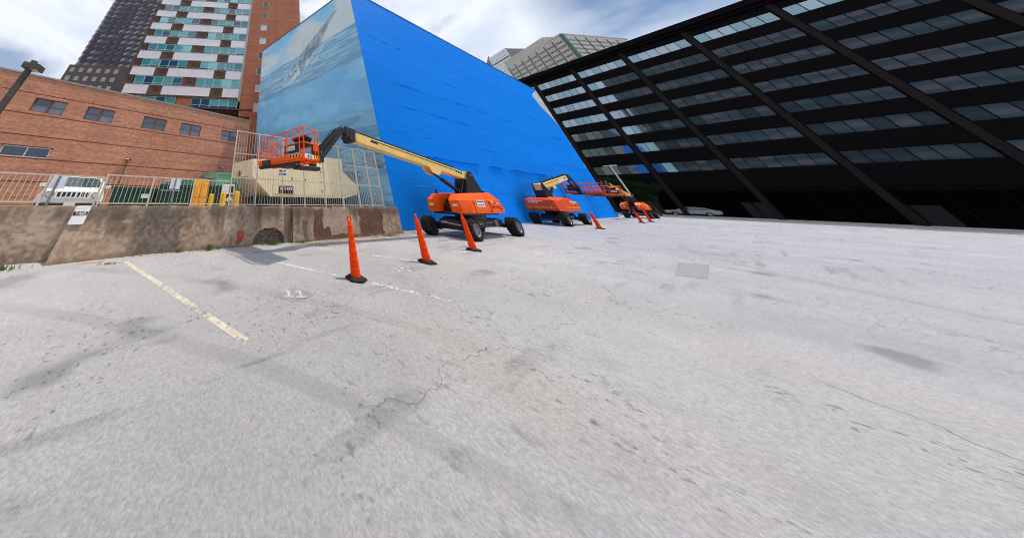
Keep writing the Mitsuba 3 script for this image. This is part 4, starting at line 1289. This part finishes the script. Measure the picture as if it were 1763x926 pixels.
def place_lift(key, parts, M, keep=None):
    made = {}
    cur = {}
    for n, mb, m, s, lab in parts:
        if keep and not keep(n):
            continue
        top, _, sub = n.partition('__')
        if sub:
            k = f'{key}__{cur[top]}__{sub}'
        else:
            k = f'{key}__{n}'
        k = uniq(k)
        if not sub:
            cur[top] = k[len(key) + 2:]
        ident = (id(mb), m)
        if ident not in LIFT_CACHE:
            LIFT_CACHE[ident] = mikit.ply(mb.mesh(), m, smooth=s)
        scene[k] = {**LIFT_CACHE[ident], 'to_world': M}
        if lab:
            labels[k] = dict(lab) if isinstance(lab, dict) else {'label': lab}


LIFT_CACHE = {}
ANG, RND = lift_parts('angular'), lift_parts('rounded')
lg = 'boom lifts parked along the blue wall'
k = thing('boom_lift', 'nearest orange boom lift, its cream boom reaching left to a basket before the fence', 'boom lift', lg)
place_lift(k, ANG, T().translate([13.8, 6.2, 0]).rotate([0, 0, 1], 180))
k = thing('boom_lift', 'second boom lift with rounded red covers and yellow-black stripe, its boom pointing away', 'boom lift', lg)
place_lift(k, RND, T().translate([29.3, 6.95, 0]))
k = thing('boom_lift', 'farthest boom lift, small beyond the second one with its boom reaching left', 'boom lift', lg)
place_lift(k, ANG, T().translate([59.0, 6.75, 0]).rotate([0, 0, 1], 180))

# ================================================================ TRAFFIC CHANNELISERS
def cone_parts():
    b, base, hd = MB(), MB(), MB()
    prof = []
    z0, z1, r0, r1, n = .05, 1.02, .098, .050, 6
    for q in range(n):
        a, c = q / n, (q + 1) / n
        ra, rc = r0 + (r1 - r0) * a, r0 + (r1 - r0) * c
        za, zc = z0 + (z1 - z0) * a, z0 + (z1 - z0) * c
        prof += [(ra + .002, za), (ra + .002, za + .012), (rc + .011, zc - .022), (rc + .011, zc - .008), (rc + .004, zc - .001)]
    prof += [(.047, z1 + .002), (.040, z1 + .05)]
    b.lathe(prof, 28)
    # looped grip on top
    hd.lathe([(.041, z1 + .045), (.036, z1 + .07), (.001, z1 + .075)], 20)
    ring = [(.052 * math.cos(t), 0, z1 + .118 + .058 * math.sin(t)) for t in np.linspace(0, 2 * math.pi, 21)]
    hd.tube(ring, .017, 8)
    t = np.arange(6) * math.pi / 3 + math.pi / 6
    for (ra, rb, za, zb) in ((.225, .225, .004, .032), (.225, .17, .0321, .058)):
        base.hull([[ra * math.cos(x), ra * math.sin(x), za] for x in t] + [[rb * math.cos(x), rb * math.sin(x), zb] for x in t])
    return [('barrel', b, 'mat_cone', 35), ('grip', hd, 'mat_cone', 60), ('rubber_base', base, 'mat_rubber', False)]


CP = [(n, mikit.ply(mb.mesh(), m, smooth=s)) for n, mb, m, s in cone_parts()]
for (x, y, rz_, tilt, lab) in ((3.57, 4.0, -8, 0, 'tall slim orange traffic cone nearest the viewer, alone in the foreground'), (6.38, 4.22, 20, 0, 'tall orange traffic cone with pinkish grip in front of the near lift front wheel'),
                               (9.57, 4.545, 50, 0, 'tall orange traffic cone standing before the tyre in the middle of the near lift'), (27.3, 4.945, 10, 0, 'tall orange traffic cone beside the second lift'),
                               (42.39, 5.07, 30, 0, 'left one of the two small distant orange cones before the farthest lift'), (46.14, 4.99, 5, 0, 'right one of the two small distant orange cones before the farthest lift')):
    k = thing('traffic_cone', lab, 'traffic cone', 'tall orange cones in a line across the lot')
    M = T().translate([x, y, 0.002]).rotate([0, 0, 1], rz_)
    for n, d in CP:
        scene[k + '__' + n] = {**d, 'to_world': M}

# ================================================================ SIGNS ON THE WALL AND FENCE
def rrect(u0, u1, w0, w1, r):
    return sbox(u0 + r, w0 + r, u1 - r, w1 - r).buffer(r, quad_segs=4)


def lean(mb):
    """follow the swollen foot of the wall"""
    for q in range(len(mb.v)):
        v = mb.v[q]
        mb.v[q] = v + FW.N * (.28 * (1 - v[:, 2:] / WT) + .012)
    return mb


t = thing('notice_sign', 'white notice with a black band reading TAKE fixed to the retaining wall', 'sign')
u0 = 0.03
put(t + '__plate', lean(FW.ext(MB(), rrect(u0, u0 + .315, .80, 1.235, .035), .03, .036)), 'mat_white')
put(t + '__black_band', lean(FW.box(MB(), u0 + .006, u0 + .309, 1.0, 1.095, .036, .039)), 'mat_black_print')
tm = MB()
FW.text(tm, 'TAKE', .066, u0 + .045, 1.016, .0395, .002)
lean(tm)
k = put(t + '__lettering', tm, 'mat_white')
labels[k] = {'label': 'white word TAKE'}
tr = MB()
for w, a, b in ((1.15, .06, .26), (1.185, .16, .22)):
    FW.box(tr, u0 + a, u0 + b, w, w + .012, .036, .0375)
small(put(t + '__small_print', lean(tr), 'mat_lamp_glass'))
for x0, z1, lab in ((-3.69, 1.98, 'blank back of a sign on the railing in front of the white car'), (-.80, 2.07, 'blank back of a sign on the railing in front of the green bins')):
    t = thing('railing_sign', lab, 'sign', 'signs facing the yard seen from behind')
    a = fu(x0)
    put(t + '__plate', FF.ext(MB(), rrect(a, a + .31, z1 - .34, z1, .03), .045, .050), 'mat_sign_back')
    put(t + '__post', FF.box(MB(), a + .125, a + .170, WT - .02, z1 - .01, .051, .085), 'mat_dull_steel')
t = thing('warning_sign', 'small white sign with red top and blue band on the tall fence below the basket', 'sign')
a = fu(3.18)
put(t + '__plate', FF.ext(MB(), rrect(a, a + .40, 2.39, 2.68, .01), .03, .034), 'mat_white')
put(t + '__blue_band', FF.box(MB(), a + .02, a + .38, 2.43, 2.51, .034, .036), 'mat_blue_print')
m = MB()
FF.ext(m, Polygon([(a + .11 + .09 * math.cos(x), 2.60 + .05 * math.sin(x)) for x in np.linspace(0, 6.28, 20)[:-1]]), .034, .036)
put(t + '__red_oval', m, 'mat_red_print')
m = MB()
for q in range(5):
    FF.box(m, a + .05 + q * .065, a + .085 + q * .065, 2.455, 2.49, .036, .037)
small(put(t + '__print', m, 'mat_white'))
put(t + '__symbol', FF.box(MB(), a + .25, a + .34, 2.57, 2.63, .034, .036), 'mat_black_print')

# ================================================================ YARD OBJECTS
Z0 = 0.65
# generator
t = thing('generator_enclosure', 'large beige standby generator enclosure behind the tall fence', 'generator')
gy0, gy1 = 9.9, 12.4
put(t + '__housing', MB().box(3.68, 6.6, gy0, gy1, 1.57, 3.52).box(6.6, 8.78, gy0, gy1, 1.57, 3.97), 'mat_generator')
put(t + '__intake_hood', MB().hull([(2.6, 9.9, 3.42), (1.95, 12.4, 3.45), (2.66, 9.9, 2.52), (2.0, 12.3, 2.65), (3.66, 9.9, 1.85), (2.95, 12.1, 1.5), (3.679, 9.9, 3.50), (3.679, 12.4, 3.50), (3.679, 12.4, 1.6), (3.679, 9.9, 1.62)]), 'mat_generator')
hd = MB()
side_plate(hd, [(8.781, 3.20), (9.90, 2.34), (9.80, 1.82), (8.781, 1.58)], gy0 + .05, gy1 - .05)
put(t + '__outlet_hood', hd, 'mat_generator')
put(t + '__skid_base', MB().box(3.1, 8.9, gy0 + .1, gy1 - .1, Z0, 1.56), 'mat_black_paint')
for x0, x1 in ((3.85, 4.95), (4.97, 5.92), (5.94, 6.90), (6.92, 7.92)):
    put(t + '__door', MB().cbox(x0, x1, gy0 - .03, gy0, 1.70, 3.32, .012), 'mat_generator')
lt = MB()
for x, z in ((5.0, 2.52), (5.86, 2.50), (7.0, 2.42), (7.75, 2.42), (7.0, 1.95), (7.0, 3.0)):
    lt.box(x - .035, x + .035, gy0 - .055, gy0 - .031, z - .05, z + .05)
small(put(t + '__latch', lt, 'mat_black_print'))
put(t + '__control_panel', MB().cbox(4.20, 5.05, gy0 - .09, gy0 - .031, 1.73, 2.12, .01), 'mat_black_print')
w_ = MB()
for q in range(4):
    w_.box(4.50 + q * .13, 4.58 + q * .13, gy0 - .095, gy0 - .091, 1.92, 2.06)
small(put(t + '__control_label', w_, 'mat_white'))
put(t + '__warning_label', MB().box(4.24, 4.40, gy0 - .095, gy0 - .091, 1.92, 2.05), 'mat_yellow')
put(t + '__exhaust_cap', MB().cyl((2.95, 10.4, 3.5), (2.95, 10.4, 3.72), .22, n=16).cyl((3.3, 11.2, 3.5), (3.3, 11.2, 3.8), .12, n=12), 'mat_trim', 30)
sg = MB()
sg.add([[2.255, 11.15, 2.62], [2.175, 11.45, 2.62], [2.160, 11.45, 2.9], [2.24, 11.15, 2.9]], [[0, 1, 2, 3]])
put(t + '__end_label', sg, 'mat_red_print')

# car facing the fence
t = thing('parked_suv', 'white compact suv parked facing the railing', 'car')
cx, fy = -4.18, 10.0
W2 = .88


def loft(secs, r=0):
    """hull slices along y joined to a body"""
    mb = MB()
    n = len(secs[0][1])
    v = np.array([[x, y, z] for y, ring in secs for x, z in ring])
    f = []
    for a in range(len(secs) - 1):
        for b in range(n):
            c = (b + 1) % n
            f.append([a * n + b, a * n + c, (a + 1) * n + c, (a + 1) * n + b])
    mb.add(v, f)
    for a in (0, len(secs) - 1):
        ctr = v[a * n:(a + 1) * n].mean(0)
        mb.add(np.vstack([v[a * n:(a + 1) * n], ctr]), [[b, (b + 1) % n, n] for b in range(n)])
    return mb


def ring(w, z0, z1, tw=None, b=.1):
    tw = tw or w
    return [(cx + s * x, z) for s, x, z in ((-1, w - b, z0), (1, w - b, z0), (1, w, z0 + b), (1, w, z1 - 2 * b), (1, tw, z1 - .3 * b), (1, tw - b, z1), (-1, tw - b, z1), (-1, tw, z1 - .3 * b), (-1, w, z1 - 2 * b), (-1, w, z0 + b))]


lo = loft([(fy + .02, ring(.80, Z0 + .30, Z0 + .86, .74)), (fy + .12, ring(.88, Z0 + .25, Z0 + .98, .82)), (fy + .9, ring(.90, Z0 + .25, Z0 + 1.03, .84)), (fy + 1.3, ring(.90, Z0 + .25, Z0 + 1.06, .84)), (fy + 3.9, ring(.90, Z0 + .25, Z0 + 1.06, .84)), (fy + 4.1, ring(.84, Z0 + .35, Z0 + 1.0, .78))])
put(t + '__body', lo, 'mat_car_white', smooth=30)
cab = loft([(fy + 1.05, ring(.80, Z0 + 1.0, Z0 + 1.08, .78, .03)), (fy + 1.75, ring(.80, Z0 + 1.0, Z0 + 1.50, .66, .07)), (fy + 2.4, ring(.80, Z0 + 1.0, Z0 + 1.55, .66, .07)), (fy + 3.7, ring(.80, Z0 + 1.0, Z0 + 1.52, .66, .07)), (fy + 4.05, ring(.78, Z0 + 1.0, Z0 + 1.1, .74, .03))])
put(t + '__cabin', cab, 'mat_car_white', smooth=30)
wv = V3(0, -.035, .03)
ws_ = MB().hull([V3(*q) + wv for q in [(cx - .74, fy + 1.10, Z0 + 1.085), (cx + .74, fy + 1.10, Z0 + 1.085), (cx - .60, fy + 1.70, Z0 + 1.465), (cx + .60, fy + 1.70, Z0 + 1.465), (cx - .74, fy + 1.14, Z0 + 1.06), (cx + .74, fy + 1.14, Z0 + 1.06), (cx - .60, fy + 1.74, Z0 + 1.44), (cx + .60, fy + 1.74, Z0 + 1.44)]])
put(t + '__windscreen', ws_, 'mat_car_glass')
gr = MB().hull([(cx + s * x, fy + y, Z0 + z) for s in (-1, 1) for x, y, z in ((.74, .055, .70), (.78, .07, .76), (.78, .07, .90), (.70, .06, .95), (.66, -.012, .70), (.66, -.012, .93))])
put(t + '__grille_panel', gr, 'mat_car_white')
for q in range(7):
    x = cx + (q - 3) * .125
    put(t + '__grille_slot', MB().cbox(x - .042, x + .042, fy - .025, fy + .03, Z0 + .74, Z0 + .90, .01), 'mat_black_print')
for s in (-1, 1):
    hk = put(t + '__headlight', MB().cyl((cx + s * .60, fy - .035, Z0 + .815), (cx + s * .60, fy + .03, Z0 + .815), .105, n=20), 'mat_trim', 30)
    put(hk + '__lens', MB().cyl((cx + s * .60, fy - .045, Z0 + .815), (cx + s * .60, fy - .036, Z0 + .815), .085, n=20), 'mat_lamp_glass', 30)
    put(t + '__mirror', MB().hull([(cx + s * .88, fy + 1.2, Z0 + 1.08), (cx + s * 1.08, fy + 1.22, Z0 + 1.08), (cx + s * 1.08, fy + 1.2, Z0 + 1.22), (cx + s * .90, fy + 1.18, Z0 + 1.22), (cx + s * .9, fy + 1.34, Z0 + 1.1), (cx + s * 1.05, fy + 1.32, Z0 + 1.2)]), 'mat_car_white')
    put(t + '__wheel_arch', MB().cyl((cx + s * .84, fy + .78, Z0 + .36), (cx + s * .915, fy + .78, Z0 + .36), .42, n=24), 'mat_trim', 30)
    wk = put(t + '__wheel', MB().cyl((cx + s * .70, fy + .78, Z0 + .34), (cx + s * .925, fy + .78, Z0 + .34), .34, n=24), 'mat_rubber', 30)
    put(wk + '__rim', MB().cyl((cx + s * .92, fy + .78, Z0 + .34), (cx + s * .93, fy + .78, Z0 + .34), .21, n=20), 'mat_rim', 30)
    wk = put(t + '__wheel', MB().cyl((cx + s * .70, fy + 3.3, Z0 + .34), (cx + s * .925, fy + 3.3, Z0 + .34), .34, n=24), 'mat_rubber', 30)
    put(t + '__turn_signal', MB().cbox(cx + s * .79 - .03, cx + s * .79 + .03, fy + .05, fy + .1, Z0 + .80, Z0 + .88, .01), 'mat_amber')
put(t + '__bumper', MB().hull([(cx + s * x, fy + y, Z0 + z) for s in (-1, 1) for x, y, z in ((.80, .0, .36), (.86, .06, .40), (.86, .06, .56), (.78, -.05, .58), (.74, -.06, .38))]), 'mat_trim')
put(t + '__licence_plate', MB().box(cx - .15, cx + .15, fy - .075, fy - .066, Z0 + .44, Z0 + .56), 'mat_white')
put(t + '__wiper', MB().bar((cx - .5, fy + 1.09, Z0 + 1.10), (cx + .1, fy + 1.2, Z0 + 1.18), .018).bar((cx + .05, fy + 1.09, Z0 + 1.10), (cx + .55, fy + 1.2, Z0 + 1.18), .018), 'mat_black_print')

for kk in [q for q in scene if q.startswith('parked_suv__')]:
    scene[kk]['to_world'] = T().translate([cx, fy, 0]).rotate([0, 0, 1], 21).translate([-cx, -fy, 0])


# bins
def bin_(label, x0, x1, y0, y1, z1, m, flare=.1, lid=None, ribs=4):
    t = thing('refuse_bin', label, 'refuse bin', 'bins in the yard')
    put(t + '__tub', MB().hull([(x0 + flare, y0 + flare, Z0), (x1 - flare, y0 + flare, Z0), (x0 + flare, y1, Z0), (x1 - flare, y1, Z0), (x0, y0, z1), (x1, y0, z1), (x0, y1, z1), (x1, y1, z1)]), m)
    put(t + '__rim', MB().box(x0 - .03, x1 + .03, y0 - .04, y0 + .05, z1 - .09, z1 + .01), m)
    for q in range(ribs):
        x = x0 + .15 + (x1 - x0 - .3) * q / max(1, ribs - 1)
        put(t + '__rib', MB().hull([(x - .04, y0 + flare - .05, Z0 + .05), (x + .04, y0 + flare - .05, Z0 + .05), (x - .04, y0 - .05, z1 - .1), (x + .04, y0 - .05, z1 - .1), (x - .04, y0 + flare + .05, Z0 + .05), (x + .04, y0 + .05, z1 - .1)]), m)
    return t


t = bin_('long dark green bin beside the white car with a small white label', -3.25, -1.62, 10.5, 12.2, 1.80, 'mat_green')
put(t + '__label', MB().box(-2.12, -1.84, 10.43, 10.449, 1.38, 1.55), 'mat_white')
t = bin_('tall dark green bin with sloping lid left of the yellow locker', -1.50, .10, 10.3, 12.0, 1.95, 'mat_green')
put(t + '__lid', MB().hull([(-1.52, 10.25, 1.961), (.12, 10.25, 1.961), (-1.52, 12.0, 1.961), (.12, 12.0, 1.961), (-1.0, 11.2, 2.22), (.12, 11.0, 2.26), (.12, 12.0, 2.26)]), 'mat_green')
put(t + '__bar', MB().bar((-1.4, 10.2, 1.72), (-.6, 10.2, 1.72), .04), 'mat_mint')
t = bin_('dark green bin with its lid raised behind the yellow posts', .30, 1.95, 10.6, 12.2, 2.02, 'mat_green')
put(t + '__lid', MB().hull([(.02, 10.9, 2.42), (.30, 10.7, 2.38), (.62, 11.3, 2.80), (.95, 11.3, 2.74), (.98, 11.0, 2.34), (.62, 11.4, 2.66), (.30, 10.8, 2.46), (.92, 11.4, 2.3)]), 'mat_green')
t = bin_('mint green container behind the open dark green bin', .95, 2.5, 12.6, 14.0, 2.86, 'mat_mint', .02, None, 2)

t = thing('yellow_locker', 'tall bright yellow two-leaf box beside the green bins', 'locker')
for q, x in enumerate((-.06, .215)):
    d = put(t + '__door', MB().cbox(x, x + .262, 8.60, 9.2, Z0, 2.13, .015), 'mat_yellow_deep')
    put(d + '__rib', MB().cbox(x + .05, x + .075, 8.578, 8.6, Z0 + .1, 2.05, .005).cbox(x + .17, x + .195, 8.578, 8.6, Z0 + .1, 2.05, .005), 'mat_yellow_deep')
    put(d + '__seam', MB().box(x + .005, x + .257, 8.592, 8.599, 1.49, 1.51), 'mat_amber')
for x, y, z, r, lab in ((.66, 8.6, 1.61, .09, 'short thin yellow bollard beside the yellow locker'), (1.13, 8.6, 1.68, .12, 'yellow bollard left of the white pipes'), (1.68, 8.6, 1.75, .13, 'thickest yellow bollard right of the white pipes')):
    t = thing('bollard', lab, 'bollard', 'yellow bollards in the yard')
    put(t + '__post', MB().lathe([(r, Z0), (r, z - .04), (r * .92, z - .012), (r * .7, z), (.001, z + .004)], 20, T4(x, y)), 'mat_yellow', 35)
t = thing('water_valve_assembly', 'white looped pipes and meter plate between the yellow bollards', 'pipe valve')
put(t + '__pipe', MB().tube([(1.22, 8.8, Z0), (1.22, 8.8, 1.28), (1.30, 8.8, 1.40), (1.46, 8.8, 1.44), (1.58, 8.8, 1.36), (1.60, 8.8, Z0)], .045, 10), 'mat_white', 40)
hw = [(1.42 + .10 * math.cos(x), 8.72, 1.42 + .10 * math.sin(x)) for x in np.linspace(0, 2 * math.pi, 17)]
put(t + '__handwheel', MB().tube(hw, .014, 6), 'mat_white', 40)
put(t + '__pipe', MB().tube([(1.55, 8.85, 1.30), (1.85, 8.9, 1.28), (1.95, 8.9, Z0)], .03, 8), 'mat_white', 40)
t = thing('utility_box', 'pale grey utility box behind the yellow bollards', 'box')
put(t + '__case', MB().cbox(1.12, 1.66, 9.1, 9.35, 1.62, 2.03, .01), 'mat_panel')
put(t + '__stand', MB().box(1.2, 1.26, 9.2, 9.26, Z0, 1.619).box(1.52, 1.58, 9.2, 9.26, Z0, 1.619), 'mat_steel')
put(t + '__cover', MB().box(1.42, 1.62, 9.09, 9.099, 1.68, 1.97), 'mat_trim')

# lamp post at the left
t = thing('lamp_post', 'dark square lamp post with a box lamp rising at the left edge', 'lamp post')
px, py = -7.75, 10.44
put(t + '__pole', MB().cbox(px - .075, px + .075, py - .075, py + .075, Z0, 6.90, .012), 'mat_pole')
put(t + '__lamp_head', MB().cbox(px - .16, px + .36, py - .20, py + .16, 6.42, 6.70, .015), 'mat_pole')
put(t + '__lens', MB().box(px + .1, px + .32, py - .14, py + .1, 6.408, 6.419), 'mat_lamp_glass')

# pale lamp post far right
t = thing('pale_lamp_post', 'thin pale lamp post beyond the farthest lift', 'lamp post')
px, py = 70.0, 7.66
put(t + '__pole', MB().cyl((px, py, 0), (px, py, 8.1), .11, .075, 12), 'mat_pole_pale', 30)
put(t + '__lamp_head', MB().hull([(px + a, py + b, 8.1 + c) for a in (-.25, .25) for b, c in ((-.7, .0), (.7, .0), (.6, .16), (-.6, .16))]), 'mat_pole_pale')


# sedan under the office
def sedan(key_label, x, y0, m, group):
    t = thing('parked_sedan', key_label, 'car', group)
    # length along -y from y0
    Y = lambda l: y0 - l
    low = [(0, .45, .72), (.08, .32, .80), (.9, .28, .92), (1.3, .28, .95), (3.6, .28, .98), (4.4, .34, .96), (4.55, .5, .86)]
    ringx = lambda w, z0, z1: [(x + s * a, z) for s, a, z in ((-1, w - .1, z0), (1, w - .1, z0), (1, w, z0 + .15), (1, w, z1 - .15), (1, w - .12, z1), (-1, w - .12, z1), (-1, w, z1 - .15), (-1, w, z0 + .15))]
    put(t + '__body', loft([(Y(l), ringx(.86, a, b)) for l, a, b in low]), m, smooth=35)
    put(t + '__cabin', loft([(Y(l), ringx(w, .9, b)) for l, w, b in ((1.15, .76, .93), (1.95, .62, 1.38), (2.7, .62, 1.43), (3.4, .62, 1.38), (4.15, .74, .98))]), m, smooth=35)
    put(t + '__side_window', MB().hull([(x - s_, Y(l), z) for s_, l, z in ((.775, 1.45, 1.0), (.775, 3.75, 1.02), (.655, 2.0, 1.33), (.655, 3.35, 1.33), (.70, 1.6, 1.0), (.70, 3.6, 1.02), (.6, 2.05, 1.33), (.6, 3.3, 1.33))]), 'mat_car_glass')
    put(t + '__headlight', MB().hull([(x - a, Y(l), z) for a, l, z in ((.70, .02, .68), (.84, .12, .70), (.86, .42, .76), (.84, .3, .82), (.7, .05, .78))]), 'mat_lamp_glass')
    for l in (.82, 3.55):
        wk = put(t + '__wheel', MB().cyl((x - .70, Y(l), .32), (x - .885, Y(l), .32), .32, n=22), 'mat_rubber', 30)
        put(wk + '__rim', MB().cyl((x - .88, Y(l), .32), (x - .892, Y(l), .32), .2, n=20), 'mat_rim', 30)


sedan('silver sedan parked under the open ground storey of the black office building', 84.4, 7.0, 'mat_car_silver', None)
for kk in [q for q in scene if q.startswith('parked_sedan')]:
    scene[kk]['to_world'] = T().translate([0, 0, .14])

# trees by the office
def tree(name, label, x, y, h, r, seed, group):
    t = thing(name, label, 'tree', group)
    r_ = random.Random(seed)
    tr = MB()
    base = V3(x, y, 0)
    top = V3(x + r_.uniform(-.2, .2), y + r_.uniform(-.2, .2), h * .55)
    tr.cyl(base, base + (top - base) * .5, .13, .10, 10).cyl(base + (top - base) * .5, top, .10, .06, 10)
    tips = []
    for q in range(9):
        a = r_.uniform(0, 6.28)
        s = base + (top - base) * r_.uniform(.55, 1)
        e = V3(x + math.cos(a) * r * r_.uniform(.4, .9), y + math.sin(a) * r * r_.uniform(.4, .9), h * r_.uniform(.5, .95))
        tr.cyl(s, e, .045, .012, 6)
        tips += [e, s + (e - s) * .65]
    put(t + '__trunk', tr, 'mat_bark', 40)
    cl = [(V3(*e), r * r_.uniform(.25, .42)) for e in tips] + [(V3(x + r_.uniform(-.6, .6) * r, y + r_.uniform(-.6, .6) * r, h * r_.uniform(.55, .9)), r * r_.uniform(.3, .45)) for _ in range(8)]
    n = 2600
    rg = np.random.default_rng(seed)
    which = rg.integers(0, len(cl), n)
    d = rg.normal(size=(n, 3))
    d /= np.linalg.norm(d, axis=1, keepdims=True)
    c = np.array([cl[w][0] for w in which]) + d * (np.array([cl[w][1] for w in which]) * rg.uniform(.45, 1.08, n))[:, None]
    a1 = rg.normal(size=(n, 3))
    a1 /= np.linalg.norm(a1, axis=1, keepdims=True)
    a2 = np.cross(a1, rg.normal(size=(n, 3)))
    a2 /= np.linalg.norm(a2, axis=1, keepdims=True)
    sz = rg.uniform(.09, .17, n)[:, None]
    v = np.stack([c - a1 * sz, c + a2 * sz * .5, c + a1 * sz, c - a2 * sz * .5], 1).reshape(-1, 3)
    f = np.arange(n * 4).reshape(n, 4)
    put(t + '__crown', MB().add(v, f), 'mat_leaf')


tree('street_tree', 'leafy dark street tree left of the office pier, behind the farthest lift', 75.0, 9.0, 6.6, 2.1, 1, 'street trees before the black office')
tree('street_tree', 'leafy dark street tree just left of the silver sedan', 75.6, 6.9, 5.6, 1.7, 2, 'street trees before the black office')

# weeds at the foot of the wall
def weeds(x, y, n, h, spread, seed, label, m='mat_weed'):
    t = thing('weed_tuft', label, 'weeds', 'weeds along the wall foot')
    r_ = random.Random(seed)
    mb = MB()
    for q in range(n):
        a, d = r_.uniform(0, 6.28), abs(r_.gauss(0, spread))
        bx, by = x + math.cos(a) * d * 1.6, y + math.sin(a) * d * .5
        hh = h * r_.uniform(.35, 1)
        lx, ly = r_.uniform(-.6, .6) * hh, r_.uniform(-.7, .2) * hh
        w = r_.uniform(.004, .010)
        wa = r_.uniform(0, 3.14)
        dx, dy = math.cos(wa) * w, math.sin(wa) * w
        v = [(bx - dx, by - dy, 0), (bx + dx, by + dy, 0), (bx + lx * .4 + dx, by + ly * .4 + dy, hh * .6), (bx + lx * .4 - dx, by + ly * .4 - dy, hh * .6), (bx + lx, by + ly, hh)]
        mb.add(v, [[0, 1, 2], [0, 2, 3], [3, 2, 4]])
    small(put(t + '__blades', mb, m))


weeds(-3.6, 6.95, 90, .13, .12, 1, 'green weeds at the foot of the leaning wall end')
weeds(-.14, 7.32, 50, .16, .06, 2, 'thin dry tuft at the wall foot under the dark bay', 'mat_weed_dry')
weeds(.77, 7.30, 110, .20, .11, 3, 'leafy green tuft at the wall foot left of the red paint mark')
weeds(2.9, 7.36, 150, .12, .17, 4, 'low green weeds in front of the broken hollow')
weeds(4.15, 7.32, 120, .10, .18, 5, 'low green weeds at the foot of the wall pier')
weeds(8.9, 7.35, 120, .12, .25, 6, 'sparse dry weeds near the far end of the wall', 'mat_weed_dry')
weeds(-1.6, 6.72, 60, .05, .12, 7, 'small tuft beside the cardboard scrap', 'mat_weed_dry')

t = thing('cardboard_scrap', 'flat torn cardboard piece lying along the wall foot', 'cardboard')
put(t + '__sheet', MB().hull([(-2.31, 6.96, .004), (-1.80, 6.93, .004), (-1.76, 7.05, .004), (-2.0, 7.10, .004), (-2.26, 7.06, .004), (-2.3, 6.97, .014), (-1.8, 6.94, .022), (-1.78, 7.05, .03), (-2.25, 7.05, .02)]), 'mat_cardboard')
# loose stones and crumbs of mortar along the wall foot
rd = random.Random(21)
mb = MB()
for q in range(420):
    x = rd.uniform(4.6, 11.5) if q % 3 else rd.uniform(-2.5, 5)
    yw = 7.33 + (x + 2.9) * .0227
    y = yw - .02 - abs(rd.gauss(0, .28)) * (1.0 if x > 4.6 else .35)
    if x > 10.3:
        y = min(y + .4, 8.1)
    s = rd.uniform(.006, .03)
    mb.hull([(x + rd.uniform(-1, 1) * s, y + rd.uniform(-1, 1) * s, max(0.002, rd.uniform(-.3, .9) * s)) for _ in range(7)])
k = put('rubble_crumbs', mb, 'mat_rubble')
labels[k] = {'label': 'stone crumbs and dry soil along the wall foot', 'category': 'rubble', 'kind': 'stuff'}
